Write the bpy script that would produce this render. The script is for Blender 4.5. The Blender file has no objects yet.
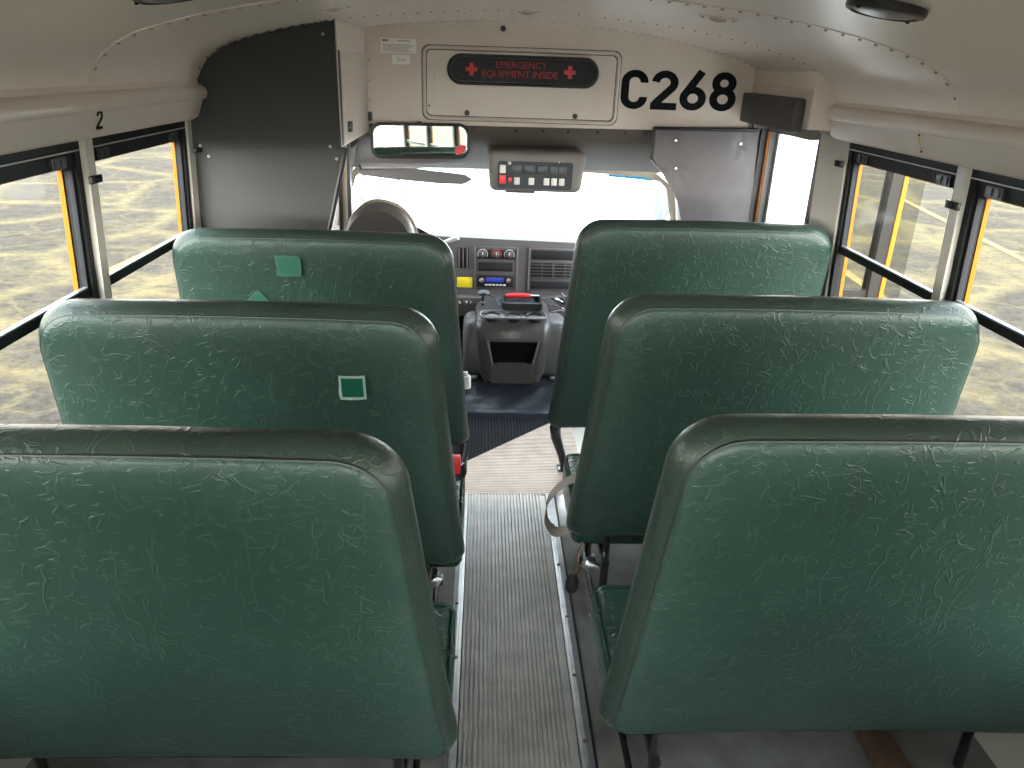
import bpy, bmesh, math, random
from mathutils import Vector, Matrix
random.seed(7)
scene = bpy.context.scene
C = scene.collection
PI = math.pi

# ------------------------------------------------------------------ camera, sky, sun, exposure
cam_d = bpy.data.cameras.new('camera')
cam = bpy.data.objects.new('camera', cam_d); C.objects.link(cam)
cam_d.sensor_width = 36.0; cam_d.lens = 765.0 / 1024.0 * 36.0
cam_d.clip_start = 0.02; cam_d.clip_end = 500
cam_r = Vector((0.99903, -0.03013, 0.03208))
cam_dn = Vector((0.01798, -0.38572, -0.92244))
cam_f = Vector((0.04017, 0.92212, -0.38481))
cam.matrix_world = Matrix(((cam_r.x, -cam_dn.x, -cam_f.x, 0), (cam_r.y, -cam_dn.y, -cam_f.y, 0),
                           (cam_r.z, -cam_dn.z, -cam_f.z, 1.6), (0, 0, 0, 1)))
scene.camera = cam
scene.view_settings.view_transform = 'Standard'
scene.view_settings.look = 'None'
scene.view_settings.gamma = 1.0
scene.view_settings.use_curve_mapping = False
scene.view_settings.exposure = 2.15

world = bpy.data.worlds.new('World'); scene.world = world
world.use_nodes = True
wn = world.node_tree.nodes; wl = world.node_tree.links
for n in list(wn): wn.remove(n)
wo = wn.new('ShaderNodeOutputWorld'); bg = wn.new('ShaderNodeBackground')
tc = wn.new('ShaderNodeTexCoord'); sx = wn.new('ShaderNodeSeparateXYZ'); rp = wn.new('ShaderNodeValToRGB')
wl.new(tc.outputs['Generated'], sx.inputs[0]); wl.new(sx.outputs['Z'], rp.inputs[0])
rp.color_ramp.elements[0].position = 0.0; rp.color_ramp.elements[0].color = (1.0, 0.96, 0.90, 1)
rp.color_ramp.elements[1].position = 0.7; rp.color_ramp.elements[1].color = (0.72, 0.85, 1.0, 1)
yr = wn.new('ShaderNodeMapRange'); yr.interpolation_type = 'SMOOTHSTEP'       # hazy sky: made brighter behind the bus to light the cabin
yr.inputs['From Min'].default_value = 0.1; yr.inputs['From Max'].default_value = -0.8
yr.inputs['To Min'].default_value = 1.0; yr.inputs['To Max'].default_value = 3.0
wl.new(sx.outputs['Y'], yr.inputs['Value'])
sm = wn.new('ShaderNodeVectorMath'); sm.operation = 'SCALE'
wl.new(rp.outputs[0], sm.inputs[0]); wl.new(yr.outputs[0], sm.inputs['Scale'])
wl.new(sm.outputs[0], bg.inputs['Color']); wl.new(bg.outputs[0], wo.inputs[0])
bg.inputs['Strength'].default_value = 3.0
sun_d = bpy.data.lights.new('sun', 'SUN'); sun = bpy.data.objects.new('sun', sun_d); C.objects.link(sun)
sun_d.energy = 0.30; sun_d.angle = math.radians(5.0); sun_d.color = (1.0, 0.93, 0.82)
sun.location = (2, 20, 30)
sun.rotation_euler = Vector((-0.05, -1.0, -0.72)).to_track_quat('-Z', 'Y').to_euler()

# ------------------------------------------------------------------ materials
def srgb(r, g, b):
    f = lambda c: (c / 255 / 12.92) if c / 255 <= 0.04045 else ((c / 255 + 0.055) / 1.055) ** 2.4
    return (f(r), f(g), f(b), 1)
def mat(name, col, rough=0.5, metal=0.0, bump=0.0, scale=60.0, var=0.0, spec=0.5, vscale=8.0, bdist=0.002):
    m = bpy.data.materials.new(name); m.use_nodes = True
    nt = m.node_tree; b = nt.nodes['Principled BSDF']
    b.inputs['Base Color'].default_value = col
    b.inputs['Roughness'].default_value = rough; b.inputs['Metallic'].default_value = metal
    b.inputs['Specular IOR Level'].default_value = spec
    t = nt.nodes.new('ShaderNodeTexCoord')
    if var > 0:
        n = nt.nodes.new('ShaderNodeTexNoise'); n.inputs['Scale'].default_value = vscale; n.inputs['Detail'].default_value = 6
        nt.links.new(t.outputs['Object'], n.inputs['Vector'])
        mr = nt.nodes.new('ShaderNodeMapRange'); mr.inputs['From Min'].default_value = 0.3; mr.inputs['From Max'].default_value = 0.7
        mr.inputs['To Min'].default_value = 1 - var; mr.inputs['To Max'].default_value = 1 + var
        nt.links.new(n.outputs['Fac'], mr.inputs['Value'])
        mx = nt.nodes.new('ShaderNodeVectorMath'); mx.operation = 'SCALE'
        mx.inputs[0].default_value = col[:3]; nt.links.new(mr.outputs[0], mx.inputs['Scale'])
        nt.links.new(mx.outputs[0], b.inputs['Base Color'])
    if bump > 0:
        n2 = nt.nodes.new('ShaderNodeTexNoise'); n2.inputs['Scale'].default_value = scale; n2.inputs['Detail'].default_value = 4
        nt.links.new(t.outputs['Object'], n2.inputs['Vector'])
        bp = nt.nodes.new('ShaderNodeBump'); bp.inputs['Strength'].default_value = bump; bp.inputs['Distance'].default_value = bdist
        nt.links.new(n2.outputs['Fac'], bp.inputs['Height']); nt.links.new(bp.outputs[0], b.inputs['Normal'])
    return m

def vinyl_mat(name, col, crease_col, rough, scale, strength, cdist=0.0025):
    """school-bus vinyl with a pressed hide grain: short wandering creases"""
    m = bpy.data.materials.new(name); m.use_nodes = True
    nt = m.node_tree; L = nt.links; N = nt.nodes; b = N['Principled BSDF']
    t = N.new('ShaderNodeTexCoord')
    def iso(sc_, width, lo, hi, stretch, rot):
        mp = N.new('ShaderNodeMapping'); mp.inputs['Scale'].default_value = stretch; mp.inputs['Rotation'].default_value = rot
        L.new(t.outputs['Object'], mp.inputs['Vector'])
        n = N.new('ShaderNodeTexNoise'); n.inputs['Scale'].default_value = sc_; n.inputs['Detail'].default_value = 1.5; n.inputs['Distortion'].default_value = 0.6
        L.new(mp.outputs[0], n.inputs['Vector'])
        d = N.new('ShaderNodeMath'); d.operation = 'SUBTRACT'; d.inputs[1].default_value = 0.5; L.new(n.outputs['Fac'], d.inputs[0])
        ab = N.new('ShaderNodeMath'); ab.operation = 'ABSOLUTE'; L.new(d.outputs[0], ab.inputs[0])
        c = N.new('ShaderNodeMapRange'); c.interpolation_type = 'SMOOTHSTEP'; c.inputs['From Min'].default_value = 0.0; c.inputs['From Max'].default_value = width
        c.inputs['To Min'].default_value = 1; c.inputs['To Max'].default_value = 0; L.new(ab.outputs[0], c.inputs['Value'])
        g = N.new('ShaderNodeTexNoise'); g.inputs['Scale'].default_value = sc_ * 0.9; g.inputs['Detail'].default_value = 2
        of = N.new('ShaderNodeVectorMath'); of.operation = 'ADD'; of.inputs[1].default_value = (7.3 * rot[2] + 3.1, 1.7, 4.2)
        L.new(t.outputs['Object'], of.inputs[0]); L.new(of.outputs[0], g.inputs['Vector'])
        gm = N.new('ShaderNodeMapRange'); gm.inputs['From Min'].default_value = lo; gm.inputs['From Max'].default_value = hi
        L.new(g.outputs['Fac'], gm.inputs['Value'])
        mu_ = N.new('ShaderNodeMath'); mu_.operation = 'MULTIPLY'; L.new(c.outputs[0], mu_.inputs[0]); L.new(gm.outputs[0], mu_.inputs[1])
        return mu_.outputs[0]
    parts = [iso(scale * 0.55, 0.030, 0.47, 0.60, (1.0, 1.0, 0.45), (0, 0.5, 0.2)), iso(scale * 0.75, 0.036, 0.50, 0.63, (0.5, 1.0, 1.0), (0, 0.3, 0.9)), iso(scale * 1.0, 0.045, 0.52, 0.66, (0.55, 1, 1), (0, -0.7, 1.7))]
    mu = N.new('ShaderNodeMath'); mu.operation = 'MAXIMUM'; L.new(parts[0], mu.inputs[0]); L.new(parts[1], mu.inputs[1])
    mu2 = N.new('ShaderNodeMath'); mu2.operation = 'MAXIMUM'; L.new(mu.outputs[0], mu2.inputs[0]); L.new(parts[2], mu2.inputs[1]); mu = mu2
    fine = N.new('ShaderNodeTexNoise'); fine.inputs['Scale'].default_value = scale * 14; fine.inputs['Detail'].default_value = 3
    L.new(t.outputs['Object'], fine.inputs['Vector'])
    f2 = N.new('ShaderNodeMath'); f2.operation = 'MULTIPLY_ADD'; f2.inputs[1].default_value = 0.22
    L.new(fine.outputs['Fac'], f2.inputs[0]); L.new(mu.outputs[0], f2.inputs[2])
    bp = N.new('ShaderNodeBump'); bp.inputs['Strength'].default_value = strength; bp.inputs['Distance'].default_value = cdist
    L.new(f2.outputs[0], bp.inputs['Height']); L.new(bp.outputs[0], b.inputs['Normal'])
    big = N.new('ShaderNodeTexNoise'); big.inputs['Scale'].default_value = 4; big.inputs['Detail'].default_value = 4
    L.new(t.outputs['Object'], big.inputs['Vector'])
    mr = N.new('ShaderNodeMapRange'); mr.inputs['From Min'].default_value = 0.3; mr.inputs['From Max'].default_value = 0.7
    mr.inputs['To Min'].default_value = 0.88; mr.inputs['To Max'].default_value = 1.12
    L.new(big.outputs['Fac'], mr.inputs['Value'])
    cm = N.new('ShaderNodeMixRGB'); cm.inputs['Color1'].default_value = col; cm.inputs['Color2'].default_value = crease_col
    fm = N.new('ShaderNodeMath'); fm.operation = 'MULTIPLY'; fm.inputs[1].default_value = 0.10
    L.new(mu.outputs[0], fm.inputs[0]); L.new(fm.outputs[0], cm.inputs['Fac'])
    sc = N.new('ShaderNodeVectorMath'); sc.operation = 'SCALE'
    L.new(cm.outputs[0], sc.inputs[0]); L.new(mr.outputs[0], sc.inputs['Scale'])
    L.new(sc.outputs[0], b.inputs['Base Color'])
    b.inputs['Roughness'].default_value = rough; b.inputs['Specular IOR Level'].default_value = 0.36
    return m

def glass_mat(name, col=(0.93, 0.95, 0.93, 1), refl=0.06, haze=0.0, haze_col=(0.9, 0.9, 0.9, 1)):
    m = bpy.data.materials.new(name); m.use_nodes = True
    nt = m.node_tree; N = nt.nodes; L = nt.links
    for n in list(N): N.remove(n)
    o = N.new('ShaderNodeOutputMaterial'); tr = N.new('ShaderNodeBsdfTransparent'); tr.inputs[0].default_value = col
    gl = N.new('ShaderNodeBsdfGlossy'); gl.inputs['Roughness'].default_value = 0.03
    lw = N.new('ShaderNodeLayerWeight'); lw.inputs['Blend'].default_value = 0.5
    pw = N.new('ShaderNodeMath'); pw.operation = 'POWER'; pw.inputs[1].default_value = 4.5; L.new(lw.outputs['Facing'], pw.inputs[0])
    fr = N.new('ShaderNodeMath'); fr.operation = 'MULTIPLY_ADD'; fr.inputs[1].default_value = 0.07; fr.inputs[2].default_value = refl * 0.06; L.new(pw.outputs[0], fr.inputs[0])
    mx = N.new('ShaderNodeMixShader'); L.new(fr.outputs[0], mx.inputs[0]); L.new(tr.outputs[0], mx.inputs[1]); L.new(gl.outputs[0], mx.inputs[2])
    last = mx
    if haze > 0:
        tl = N.new('ShaderNodeBsdfTranslucent'); tl.inputs[0].default_value = haze_col
        m2 = N.new('ShaderNodeMixShader'); m2.inputs[0].default_value = haze
        L.new(mx.outputs[0], m2.inputs[1]); L.new(tl.outputs[0], m2.inputs[2]); last = m2
    L.new(last.outputs[0], o.inputs[0])
    return m

M = {}
M['beige'] = mat('beige_paint', (0.70, 0.605, 0.535, 1), 0.38, bump=0.05, scale=250, var=0.03)
M['ceil'] = mat('ceiling_paint', (0.78, 0.68, 0.60, 1), 0.36, bump=0.04, scale=200, var=0.03, vscale=3)
M['rivet'] = mat('painted_rivet', (0.62, 0.54, 0.47, 1), 0.25, metal=0.35)
M['post'] = mat('grey_post', (0.46, 0.44, 0.39, 1), 0.42, var=0.06)
M['dark'] = mat('dark_frame', (0.0055, 0.0065, 0.008, 1), 0.6, var=0.15, vscale=20, spec=0.25)
M['alu'] = mat('aluminium', (0.40, 0.41, 0.42, 1), 0.42, metal=0.85, bump=0.1, scale=300, var=0.15, vscale=25)
M['steel'] = mat('bright_steel', (0.75, 0.75, 0.74, 1), 0.25, metal=1.0)
M['black'] = mat('black_plastic', (0.012, 0.012, 0.013, 1), 0.4)
M['letter'] = mat('black_vinyl_letter', (0.006, 0.007, 0.009, 1), 0.6, spec=0.1)
M['tube'] = mat('black_tube', (0.010, 0.010, 0.011, 1), 0.25)
M['panel_dark'] = mat('charcoal_pad', (0.023, 0.025, 0.027, 1), 0.62, bump=0.25, scale=500, var=0.05)
M['panel_low'] = mat('grey_vinyl', (0.025, 0.0265, 0.027, 1), 0.5, bump=0.2, scale=400, var=0.06)
M['pad'] = mat('grey_pad_vinyl', (0.10, 0.088, 0.094, 1), 0.42, bump=0.3, scale=260, var=0.05)
M['pad_soft'] = mat('grey_soft_cover', (0.10, 0.095, 0.095, 1), 0.45, bump=0.5, scale=30, bdist=0.01)
M['pad_dark'] = mat('leaf_grey', (0.020, 0.018, 0.016, 1), 0.6, spec=0.2)
M['headliner'] = mat('grey_headliner', (0.092, 0.075, 0.066, 1), 0.7, bump=0.3, scale=500, var=0.05)
M['cabgrey'] = mat('grey_cab_plastic', (0.15, 0.138, 0.132, 1), 0.5, bump=0.2, scale=400, var=0.05)
M['dash'] = mat('dash_plastic', (0.075, 0.068, 0.067, 1), 0.5, bump=0.2, scale=400, var=0.06)
M['dashdark'] = mat('dash_dark', (0.014, 0.014, 0.016, 1), 0.5, spec=0.3)
M['console'] = mat('console_plastic', (0.055, 0.051, 0.048, 1), 0.34, bump=0.2, scale=300, var=0.08)
M['pillar'] = mat('pale_trim', (0.50, 0.44, 0.35, 1), 0.5, var=0.08)
M['hole'] = mat('hole_shade', (0.006, 0.006, 0.007, 1), 0.9, spec=0.1)
M['matrib'] = mat('navy_ribbed_mat', (0.006, 0.007, 0.013, 1), 0.6, spec=0.04)
M['rubber'] = mat('black_rubber', (0.018, 0.019, 0.021, 1), 0.5)
M['yellow'] = mat('bus_yellow', (0.33, 0.115, 0.006, 1), 0.5, spec=0.2)
M['white'] = mat('white_paint', (0.85, 0.85, 0.83, 1), 0.35)
M['switch_w'] = mat('switch_white', (0.6, 0.6, 0.58, 1), 0.4)
M['switch_d'] = mat('switch_dark', (0.03, 0.035, 0.045, 1), 0.4)
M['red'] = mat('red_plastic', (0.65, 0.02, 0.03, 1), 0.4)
M['orange'] = mat('orange_seal', (0.75, 0.25, 0.04, 1), 0.5)
M['label_y'] = mat('yellow_label', (0.85, 0.68, 0.02, 1), 0.5)
M['paper'] = mat('paper_label', (0.88, 0.85, 0.80, 1), 0.6)
M['print'] = mat('grey_print', (0.22, 0.21, 0.20, 1), 0.6)
M['lcd'] = mat('blue_display', (0.03, 0.05, 0.42, 1), 0.3)
M['redtext'] = mat('red_print', (0.42, 0.02, 0.03, 1), 0.5)
M['mirror'] = mat('mirror_glass', (0.80, 0.88, 0.84, 1), 0.02, metal=1.0)
M['belt'] = mat('belt_webbing', (0.30, 0.26, 0.235, 1), 0.7, bump=0.4, scale=900)
M['brown'] = mat('rusty_brown', (0.12, 0.065, 0.04, 1), 0.7, var=0.3, vscale=60)
M['lamp'] = mat('grey_lamp_lens', (0.10, 0.095, 0.09, 1), 0.35)
M['patch'] = mat('green_tape', (0.009, 0.072, 0.047, 1), 0.25, bump=0.3, scale=80)
M['palepatch'] = mat('pale_green_tape', (0.030, 0.115, 0.080, 1), 0.3, bump=0.3, scale=80)
M['frayed'] = mat('frayed_clear_tape', (0.26, 0.36, 0.32, 1), 0.25, bump=0.5, scale=150)
M['tape'] = mat('clear_tape', (0.05, 0.12, 0.09, 1), 0.3, bump=0.4, scale=150)
M['side_floor'] = mat('grey_floor_sheet', (0.155, 0.147, 0.138, 1), 0.25, spec=0.8, bump=0.25, scale=25, var=0.25, vscale=9)
M['rib'] = mat('grey_ribbed_rubber', (0.34, 0.325, 0.31, 1), 0.42, spec=1.0, bump=0.15, scale=120, var=0.2, vscale=14)
M['ribtan'] = mat('tan_ribbed_rubber', (0.44, 0.35, 0.295, 1), 0.45, spec=0.6, bump=0.15, scale=120, var=0.15, vscale=14)
M['mat'] = mat('navy_black_mat', (0.007, 0.008, 0.013, 1), 0.34, spec=0.3, bump=0.4, scale=14, bdist=0.012)
M['vinyl'] = vinyl_mat('green_vinyl', (0.0185, 0.043, 0.033, 1), (0.07, 0.12, 0.10, 1), 0.40, 44, 0.42)
M['vinyl_band'] = vinyl_mat('dark_boxing_vinyl', (0.020, 0.034, 0.0265, 1), (0.05, 0.08, 0.065, 1), 0.36, 44, 0.35)  # band colour darkened to stand for the dark reflections on it
M['vinyl_seat'] = vinyl_mat('green_vinyl_cushion', (0.026, 0.062, 0.050, 1), (0.05, 0.10, 0.08, 1), 0.27, 24, 0.45, 0.006)
M['welt'] = mat('dark_seam', (0.010, 0.020, 0.016, 1), 0.5)
M['glass'] = glass_mat('window_glass', col=(0.80, 0.80, 0.77, 1))
M['rglass'] = glass_mat('tinted_rear_glass', col=(0.9, 0.92, 0.9, 1))
M['wglass'] = glass_mat('dusty_windshield', haze=0.035, haze_col=(0.95, 0.95, 0.95, 1))
M['dglass'] = glass_mat('dusty_door_glass', haze=0.45, haze_col=(0.95, 0.95, 0.95, 1))
M['tint'] = glass_mat('blue_shade_band', col=(0.07, 0.17, 0.23, 1), haze=0.05, haze_col=(0.1, 0.5, 0.8, 1))

def ground_mat():
    m = bpy.data.materials.new('asphalt_with_dry_grass'); m.use_nodes = True
    nt = m.node_tree; N = nt.nodes; L = nt.links; b = N['Principled BSDF']
    t = N.new('ShaderNodeTexCoord')
    def noise(s, d=6, r=0.6):
        n = N.new('ShaderNodeTexNoise'); n.inputs['Scale'].default_value = s; n.inputs['Detail'].default_value = d; n.inputs['Roughness'].default_value = r
        L.new(t.outputs['Object'], n.inputs['Vector']); return n
    def ramp(inp, a, b_):
        r = N.new('ShaderNodeMapRange'); r.inputs['From Min'].default_value = a; r.inputs['From Max'].default_value = b_
        L.new(inp, r.inputs['Value']); return r.outputs[0]
    w = noise(0.9, 8, 0.7)
    ad = N.new('ShaderNodeMixRGB'); ad.blend_type = 'ADD'; ad.inputs['Fac'].default_value = 0.8
    L.new(t.outputs['Object'], ad.inputs['Color1']); L.new(w.outputs['Color'], ad.inputs['Color2'])
    v = N.new('ShaderNodeTexVoronoi'); v.feature = 'DISTANCE_TO_EDGE'; v.inputs['Scale'].default_value = 0.45
    L.new(ad.outputs[0], v.inputs['Vector'])
    crack = ramp(v.outputs['Distance'], 0.10, 0.01)
    v2 = N.new('ShaderNodeTexVoronoi'); v2.feature = 'DISTANCE_TO_EDGE'; v2.inputs['Scale'].default_value = 1.3
    L.new(ad.outputs[0], v2.inputs['Vector'])
    crack2 = ramp(v2.outputs['Distance'], 0.05, 0.01)
    n1 = ramp(noise(0.8, 9, 0.8).outputs['Fac'], 0.50, 0.66)
    n2 = ramp(noise(5, 9, 0.9).outputs['Fac'], 0.42, 0.58)
    def mth(op, a, b_):
        q = N.new('ShaderNodeMath'); q.operation = op; q.use_clamp = True
        for i, x in enumerate((a, b_)):
            if isinstance(x, (int, float)): q.inputs[i].default_value = x
            else: L.new(x, q.inputs[i])
        return q.outputs[0]
    s = mth('MAXIMUM', mth('MULTIPLY', crack, 0.9), mth('MULTIPLY', crack2, 0.5))
    s = mth('MULTIPLY', mth('MAXIMUM', s, mth('MULTIPLY', n1, 0.75)), mth('ADD', mth('MULTIPLY', n2, 0.75), 0.25))
    asp = N.new('ShaderNodeMixRGB'); asp.inputs['Color1'].default_value = (0.018, 0.0152, 0.0120, 1); asp.inputs['Color2'].default_value = (0.050, 0.0415, 0.032, 1)
    L.new(ramp(noise(7, 9, 0.9).outputs['Fac'], 0.40, 0.60), asp.inputs['Fac'])
    mx = N.new('ShaderNodeMixRGB'); mx.inputs['Color2'].default_value = (0.115, 0.088, 0.040, 1)
    L.new(asp.outputs[0], mx.inputs['Color1']); L.new(s, mx.inputs['Fac'])
    L.new(mx.outputs[0], b.inputs['Base Color']); b.inputs['Roughness'].default_value = 0.9
    b.inputs['Specular IOR Level'].default_value = 0.1
    return m
M['ground'] = ground_mat()
M['concrete'] = mat('pale_concrete', (0.82, 0.81, 0.78, 1), 0.8, var=0.05, vscale=2)
M['line'] = mat('worn_yellow_line', (0.13, 0.072, 0.009, 1), 0.8, var=0.25, vscale=6)

# ------------------------------------------------------------------ helpers
def BM(): return bmesh.new()
def obj(name, bm, m, parent=None, smooth=True, ang=35):
    bmesh.ops.recalc_face_normals(bm, faces=bm.faces)
    me = bpy.data.meshes.new(name); bm.to_mesh(me); bm.free()
    if smooth:
        me.shade_smooth()
        try: me.set_sharp_from_angle(angle=math.radians(ang))
        except Exception: pass
    o = bpy.data.objects.new(name, me); C.objects.link(o)
    if isinstance(m, (list, tuple)):
        for x in m: me.materials.append(x)
    else: me.materials.append(m)
    if parent is not None: o.parent = parent
    return o
def tag(o, label, cat, group=None, kind=None):
    if label: o['label'] = label
    if cat: o['category'] = cat
    if group: o['group'] = group
    if kind: o['kind'] = kind
    return o
def thing(name, label, cat, loc=(0, 0, 0), group=None, rz=0):
    o = bpy.data.objects.new(name, None); C.objects.link(o); o.location = loc; o.rotation_euler = (0, 0, rz)
    o.empty_display_size = 0.05
    return tag(o, label, cat, group)
def struct(name, bm, m, label=None, parent=None, **k):
    o = obj(name, bm, m, parent, **k)
    if parent is None: o['kind'] = 'structure'
    if label: o['label'] = label
    return o
def box(bm, x0, x1, y0, y1, z0, z1, bev=0.0, seg=2, rot=None, at=None, taper=None):
    r = bmesh.ops.create_cube(bm, size=1.0); vs = r['verts']
    for v in vs:
        v.co = Vector(((x0 + x1) / 2 + v.co.x * (x1 - x0), (y0 + y1) / 2 + v.co.y * (y1 - y0), (z0 + z1) / 2 + v.co.z * (z1 - z0)))
    if taper: 
        for v in vs: v.co = Vector(taper(v.co))
    if bev > 0:
        es = list({e for v in vs for e in v.link_edges})
        g = bmesh.ops.bevel(bm, geom=es, offset=bev, segments=seg, affect='EDGES', profile=0.5)
        vs = list({v for f in g['faces'] for v in f.verts} | {v for v in vs if v.is_valid})
    if rot is not None:
        c = Vector(at) if at else Vector(((x0 + x1) / 2, (y0 + y1) / 2, (z0 + z1) / 2))
        bmesh.ops.rotate(bm, verts=vs, cent=c, matrix=rot)
    return vs
def prism(bm, pts, off, holes=None):
    """closed polygon pts (3-D), extruded by off"""
    off = Vector(off)
    a = [bm.verts.new(p) for p in pts]; b = [bm.verts.new(Vector(p) + off) for p in pts]
    n = len(pts)
    bm.faces.new(a); bm.faces.new(b[::-1])
    for i in range(n): bm.faces.new((a[i], a[(i + 1) % n], b[(i + 1) % n], b[i]))
    return a + b
def ring_plate(bm, outer, inner, off):
    off = Vector(off); n = len(outer)
    A = [bm.verts.new(p) for p in outer]; B = [bm.verts.new(p) for p in inner]
    A2 = [bm.verts.new(Vector(p) + off) for p in outer]; B2 = [bm.verts.new(Vector(p) + off) for p in inner]
    for i in range(n):
        j = (i + 1) % n
        bm.faces.new((A[i], A[j], B[j], B[i])); bm.faces.new((A2[j], A2[i], B2[i], B2[j]))
        bm.faces.new((A[j], A[i], A2[i], A2[j])); bm.faces.new((B[i], B[j], B2[j], B2[i]))
def tube(bm, pts, r, n=10, closed=False, flat=None):
    pts = [Vector(p) for p in pts]; rings = []; k = len(pts)
    up = None
    for i, p in enumerate(pts):
        if closed: d = (pts[(i + 1) % k] - pts[i - 1]).normalized()
        else: d = (pts[min(i + 1, k - 1)] - pts[max(i - 1, 0)]).normalized()
        if up is None:
            up = Vector((0, 0, 1)) if abs(d.z) < 0.9 else Vector((1, 0, 0))
        s = d.cross(up).normalized(); up = s.cross(d).normalized()
        rr = r[i] if isinstance(r, (list, tuple)) else r
        rings.append([bm.verts.new(p + (s * math.cos(2 * PI * j / n) + up * math.sin(2 * PI * j / n)) * rr) for j in range(n)])
    m = k if closed else k - 1
    for i in range(m):
        A, B = rings[i], rings[(i + 1) % k]
        for j in range(n): bm.faces.new((A[j], A[(j + 1) % n], B[(j + 1) % n], B[j]))
    if not closed:
        bm.faces.new(rings[0][::-1]); bm.faces.new(rings[-1])
def lathe(bm, prof, center, axis='z', n=24, sx=1.0, sy=1.0):
    """prof: (radius, height) list; closed at ends when radius is 0"""
    c = Vector(center); rings = []
    for (r, h) in prof:
        ring = []
        for j in range(n if r > 1e-6 else 1):
            a = 2 * PI * j / n; p = (r * math.cos(a) * sx, r * math.sin(a) * sy, h)
            if axis == 'y': p = (p[0], p[2], p[1])
            elif axis == 'x': p = (p[2], p[0], p[1])
            ring.append(bm.verts.new(c + Vector(p)))
        rings.append(ring)
    for A, B in zip(rings, rings[1:]):
        for j in range(n):
            if len(A) == 1 and len(B) == 1: continue
            if len(A) == 1: bm.faces.new((A[0], B[j], B[(j + 1) % n]))
            elif len(B) == 1: bm.faces.new((A[j], A[(j + 1) % n], B[0]))
            else: bm.faces.new((A[j], A[(j + 1) % n], B[(j + 1) % n], B[j]))
    if len(rings[0]) > 1: bm.faces.new(rings[0])
    if len(rings[-1]) > 1: bm.faces.new(rings[-1][::-1])
def rrect(w, h, r, n=6, cx=0, cy=0):
    """rounded rectangle outline in 2-D, counter-clockwise"""
    out = []
    for (sx_, sy_, a0) in ((1, 1, 0), (-1, 1, 90), (-1, -1, 180), (1, -1, 270)):
        for i in range(n + 1):
            a = math.radians(a0 + 90 * i / n)
            out.append((cx + sx_ * (w / 2 - r) + r * math.cos(a), cy + sy_ * (h / 2 - r) + r * math.sin(a)))
    return out
def screw(name, p, axis, r, m, parent, h=0.004):
    bm = BM(); s = -1 if axis[0] == '-' else 1; ax = axis[-1]
    lathe(bm, [(r, 0), (r, h * 0.4 * s), (r * 0.6, h * s), (0, h * s)], p, ax, 10)
    return obj(name, bm, m, parent)
def ribbon(bm, pts, w, conv, d, closed=False):
    """flat stroke of width w along 2-D pts; conv(u, v, depth) gives 3-D"""
    k = len(pts); L, R = [], []
    for i in range(k):
        if closed: a, b = pts[i - 1], pts[(i + 1) % k]
        else: a, b = pts[max(i - 1, 0)], pts[min(i + 1, k - 1)]
        dx, dy = b[0] - a[0], b[1] - a[1]; q = math.hypot(dx, dy); nx, ny = -dy / q, dx / q
        L.append((pts[i][0] + nx * w / 2, pts[i][1] + ny * w / 2)); R.append((pts[i][0] - nx * w / 2, pts[i][1] - ny * w / 2))
    v = [[bm.verts.new(conv(p[0], p[1], dd)) for p in side] for dd in (0, d) for side in (L, R)]
    m = k if closed else k - 1
    for i in range(m):
        j = (i + 1) % k
        bm.faces.new((v[0][i], v[0][j], v[1][j], v[1][i])); bm.faces.new((v[2][j], v[2][i], v[3][i], v[3][j]))
        bm.faces.new((v[0][j], v[0][i], v[2][i], v[2][j])); bm.faces.new((v[1][i], v[1][j], v[3][j], v[3][i]))
    if not closed:
        bm.faces.new((v[0][0], v[1][0], v[3][0], v[2][0])); bm.faces.new((v[0][-1], v[2][-1], v[3][-1], v[1][-1]))
def arc(cx, cy, rx, ry, a0, a1, n=14):
    return [(cx + rx * math.cos(math.radians(a0 + (a1 - a0) * i / n)), cy + ry * math.sin(math.radians(a0 + (a1 - a0) * i / n))) for i in range(n + 1)]
def glyph(bm, ch, conv, d, W=0.62, st=0.17):
    """stroke digits in a box of height 1 and width W"""
    h = st / 2; c = W / 2; r = c - h
    if ch == 'C':
        ribbon(bm, [(W - h, 0.68)] + arc(c, 1 - h - r, r, r, 0, 180) + arc(c, h + r, r, r, 180, 360) + [(W - h, 0.32)], st, conv, d)
    if ch == '2':
        ribbon(bm, arc(c, 1 - h - r, r, r, 175, -30, 16) + [(h * 1.35, st * 0.9), (h * 0.9, h * 0.9)], st, conv, d)
        ribbon(bm, [(0.01, h), (W, h)], st, conv, d * 1.4)
    if ch == '6':
        ribbon(bm, arc(c, h + r, r, r, 0, 342, 24), st, conv, d, True)
        ribbon(bm, [(h + 0.005, h + r + 0.06), (c * 0.8, 0.62), (c + 0.16, 1.0)], st, conv, d * 1.4)
    if ch == '8':
        ribbon(bm, arc(c, h + r, r, r, 0, 345, 24), st, conv, d, True)
        ribbon(bm, arc(c, 1 - h - r * 0.88, r * 0.88, r * 0.88, 0, 345, 24), st, conv, d * 1.4, True)
def text_mesh(name, s, size, loc, m, parent, align='CENTER', ext=0.0006, space=1.0):
    cu = bpy.data.curves.new(name, 'FONT'); cu.body = s; cu.size = size; cu.align_x = align; cu.align_y = 'CENTER'
    cu.extrude = ext; cu.space_character = space
    to = bpy.data.objects.new(name + '_curve', cu)
    C.objects.link(to); bpy.context.view_layer.update()
    me = bpy.data.meshes.new_from_object(to.evaluated_get(bpy.context.evaluated_depsgraph_get()))
    bpy.data.objects.remove(to); me.name = name
    me.transform(Matrix.Translation(loc) @ Matrix.Rotation(PI / 2, 4, 'X'))
    me.materials.clear(); me.materials.append(m)
    o = bpy.data.objects.new(name, me); C.objects.link(o); o.parent = parent
    return o

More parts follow.
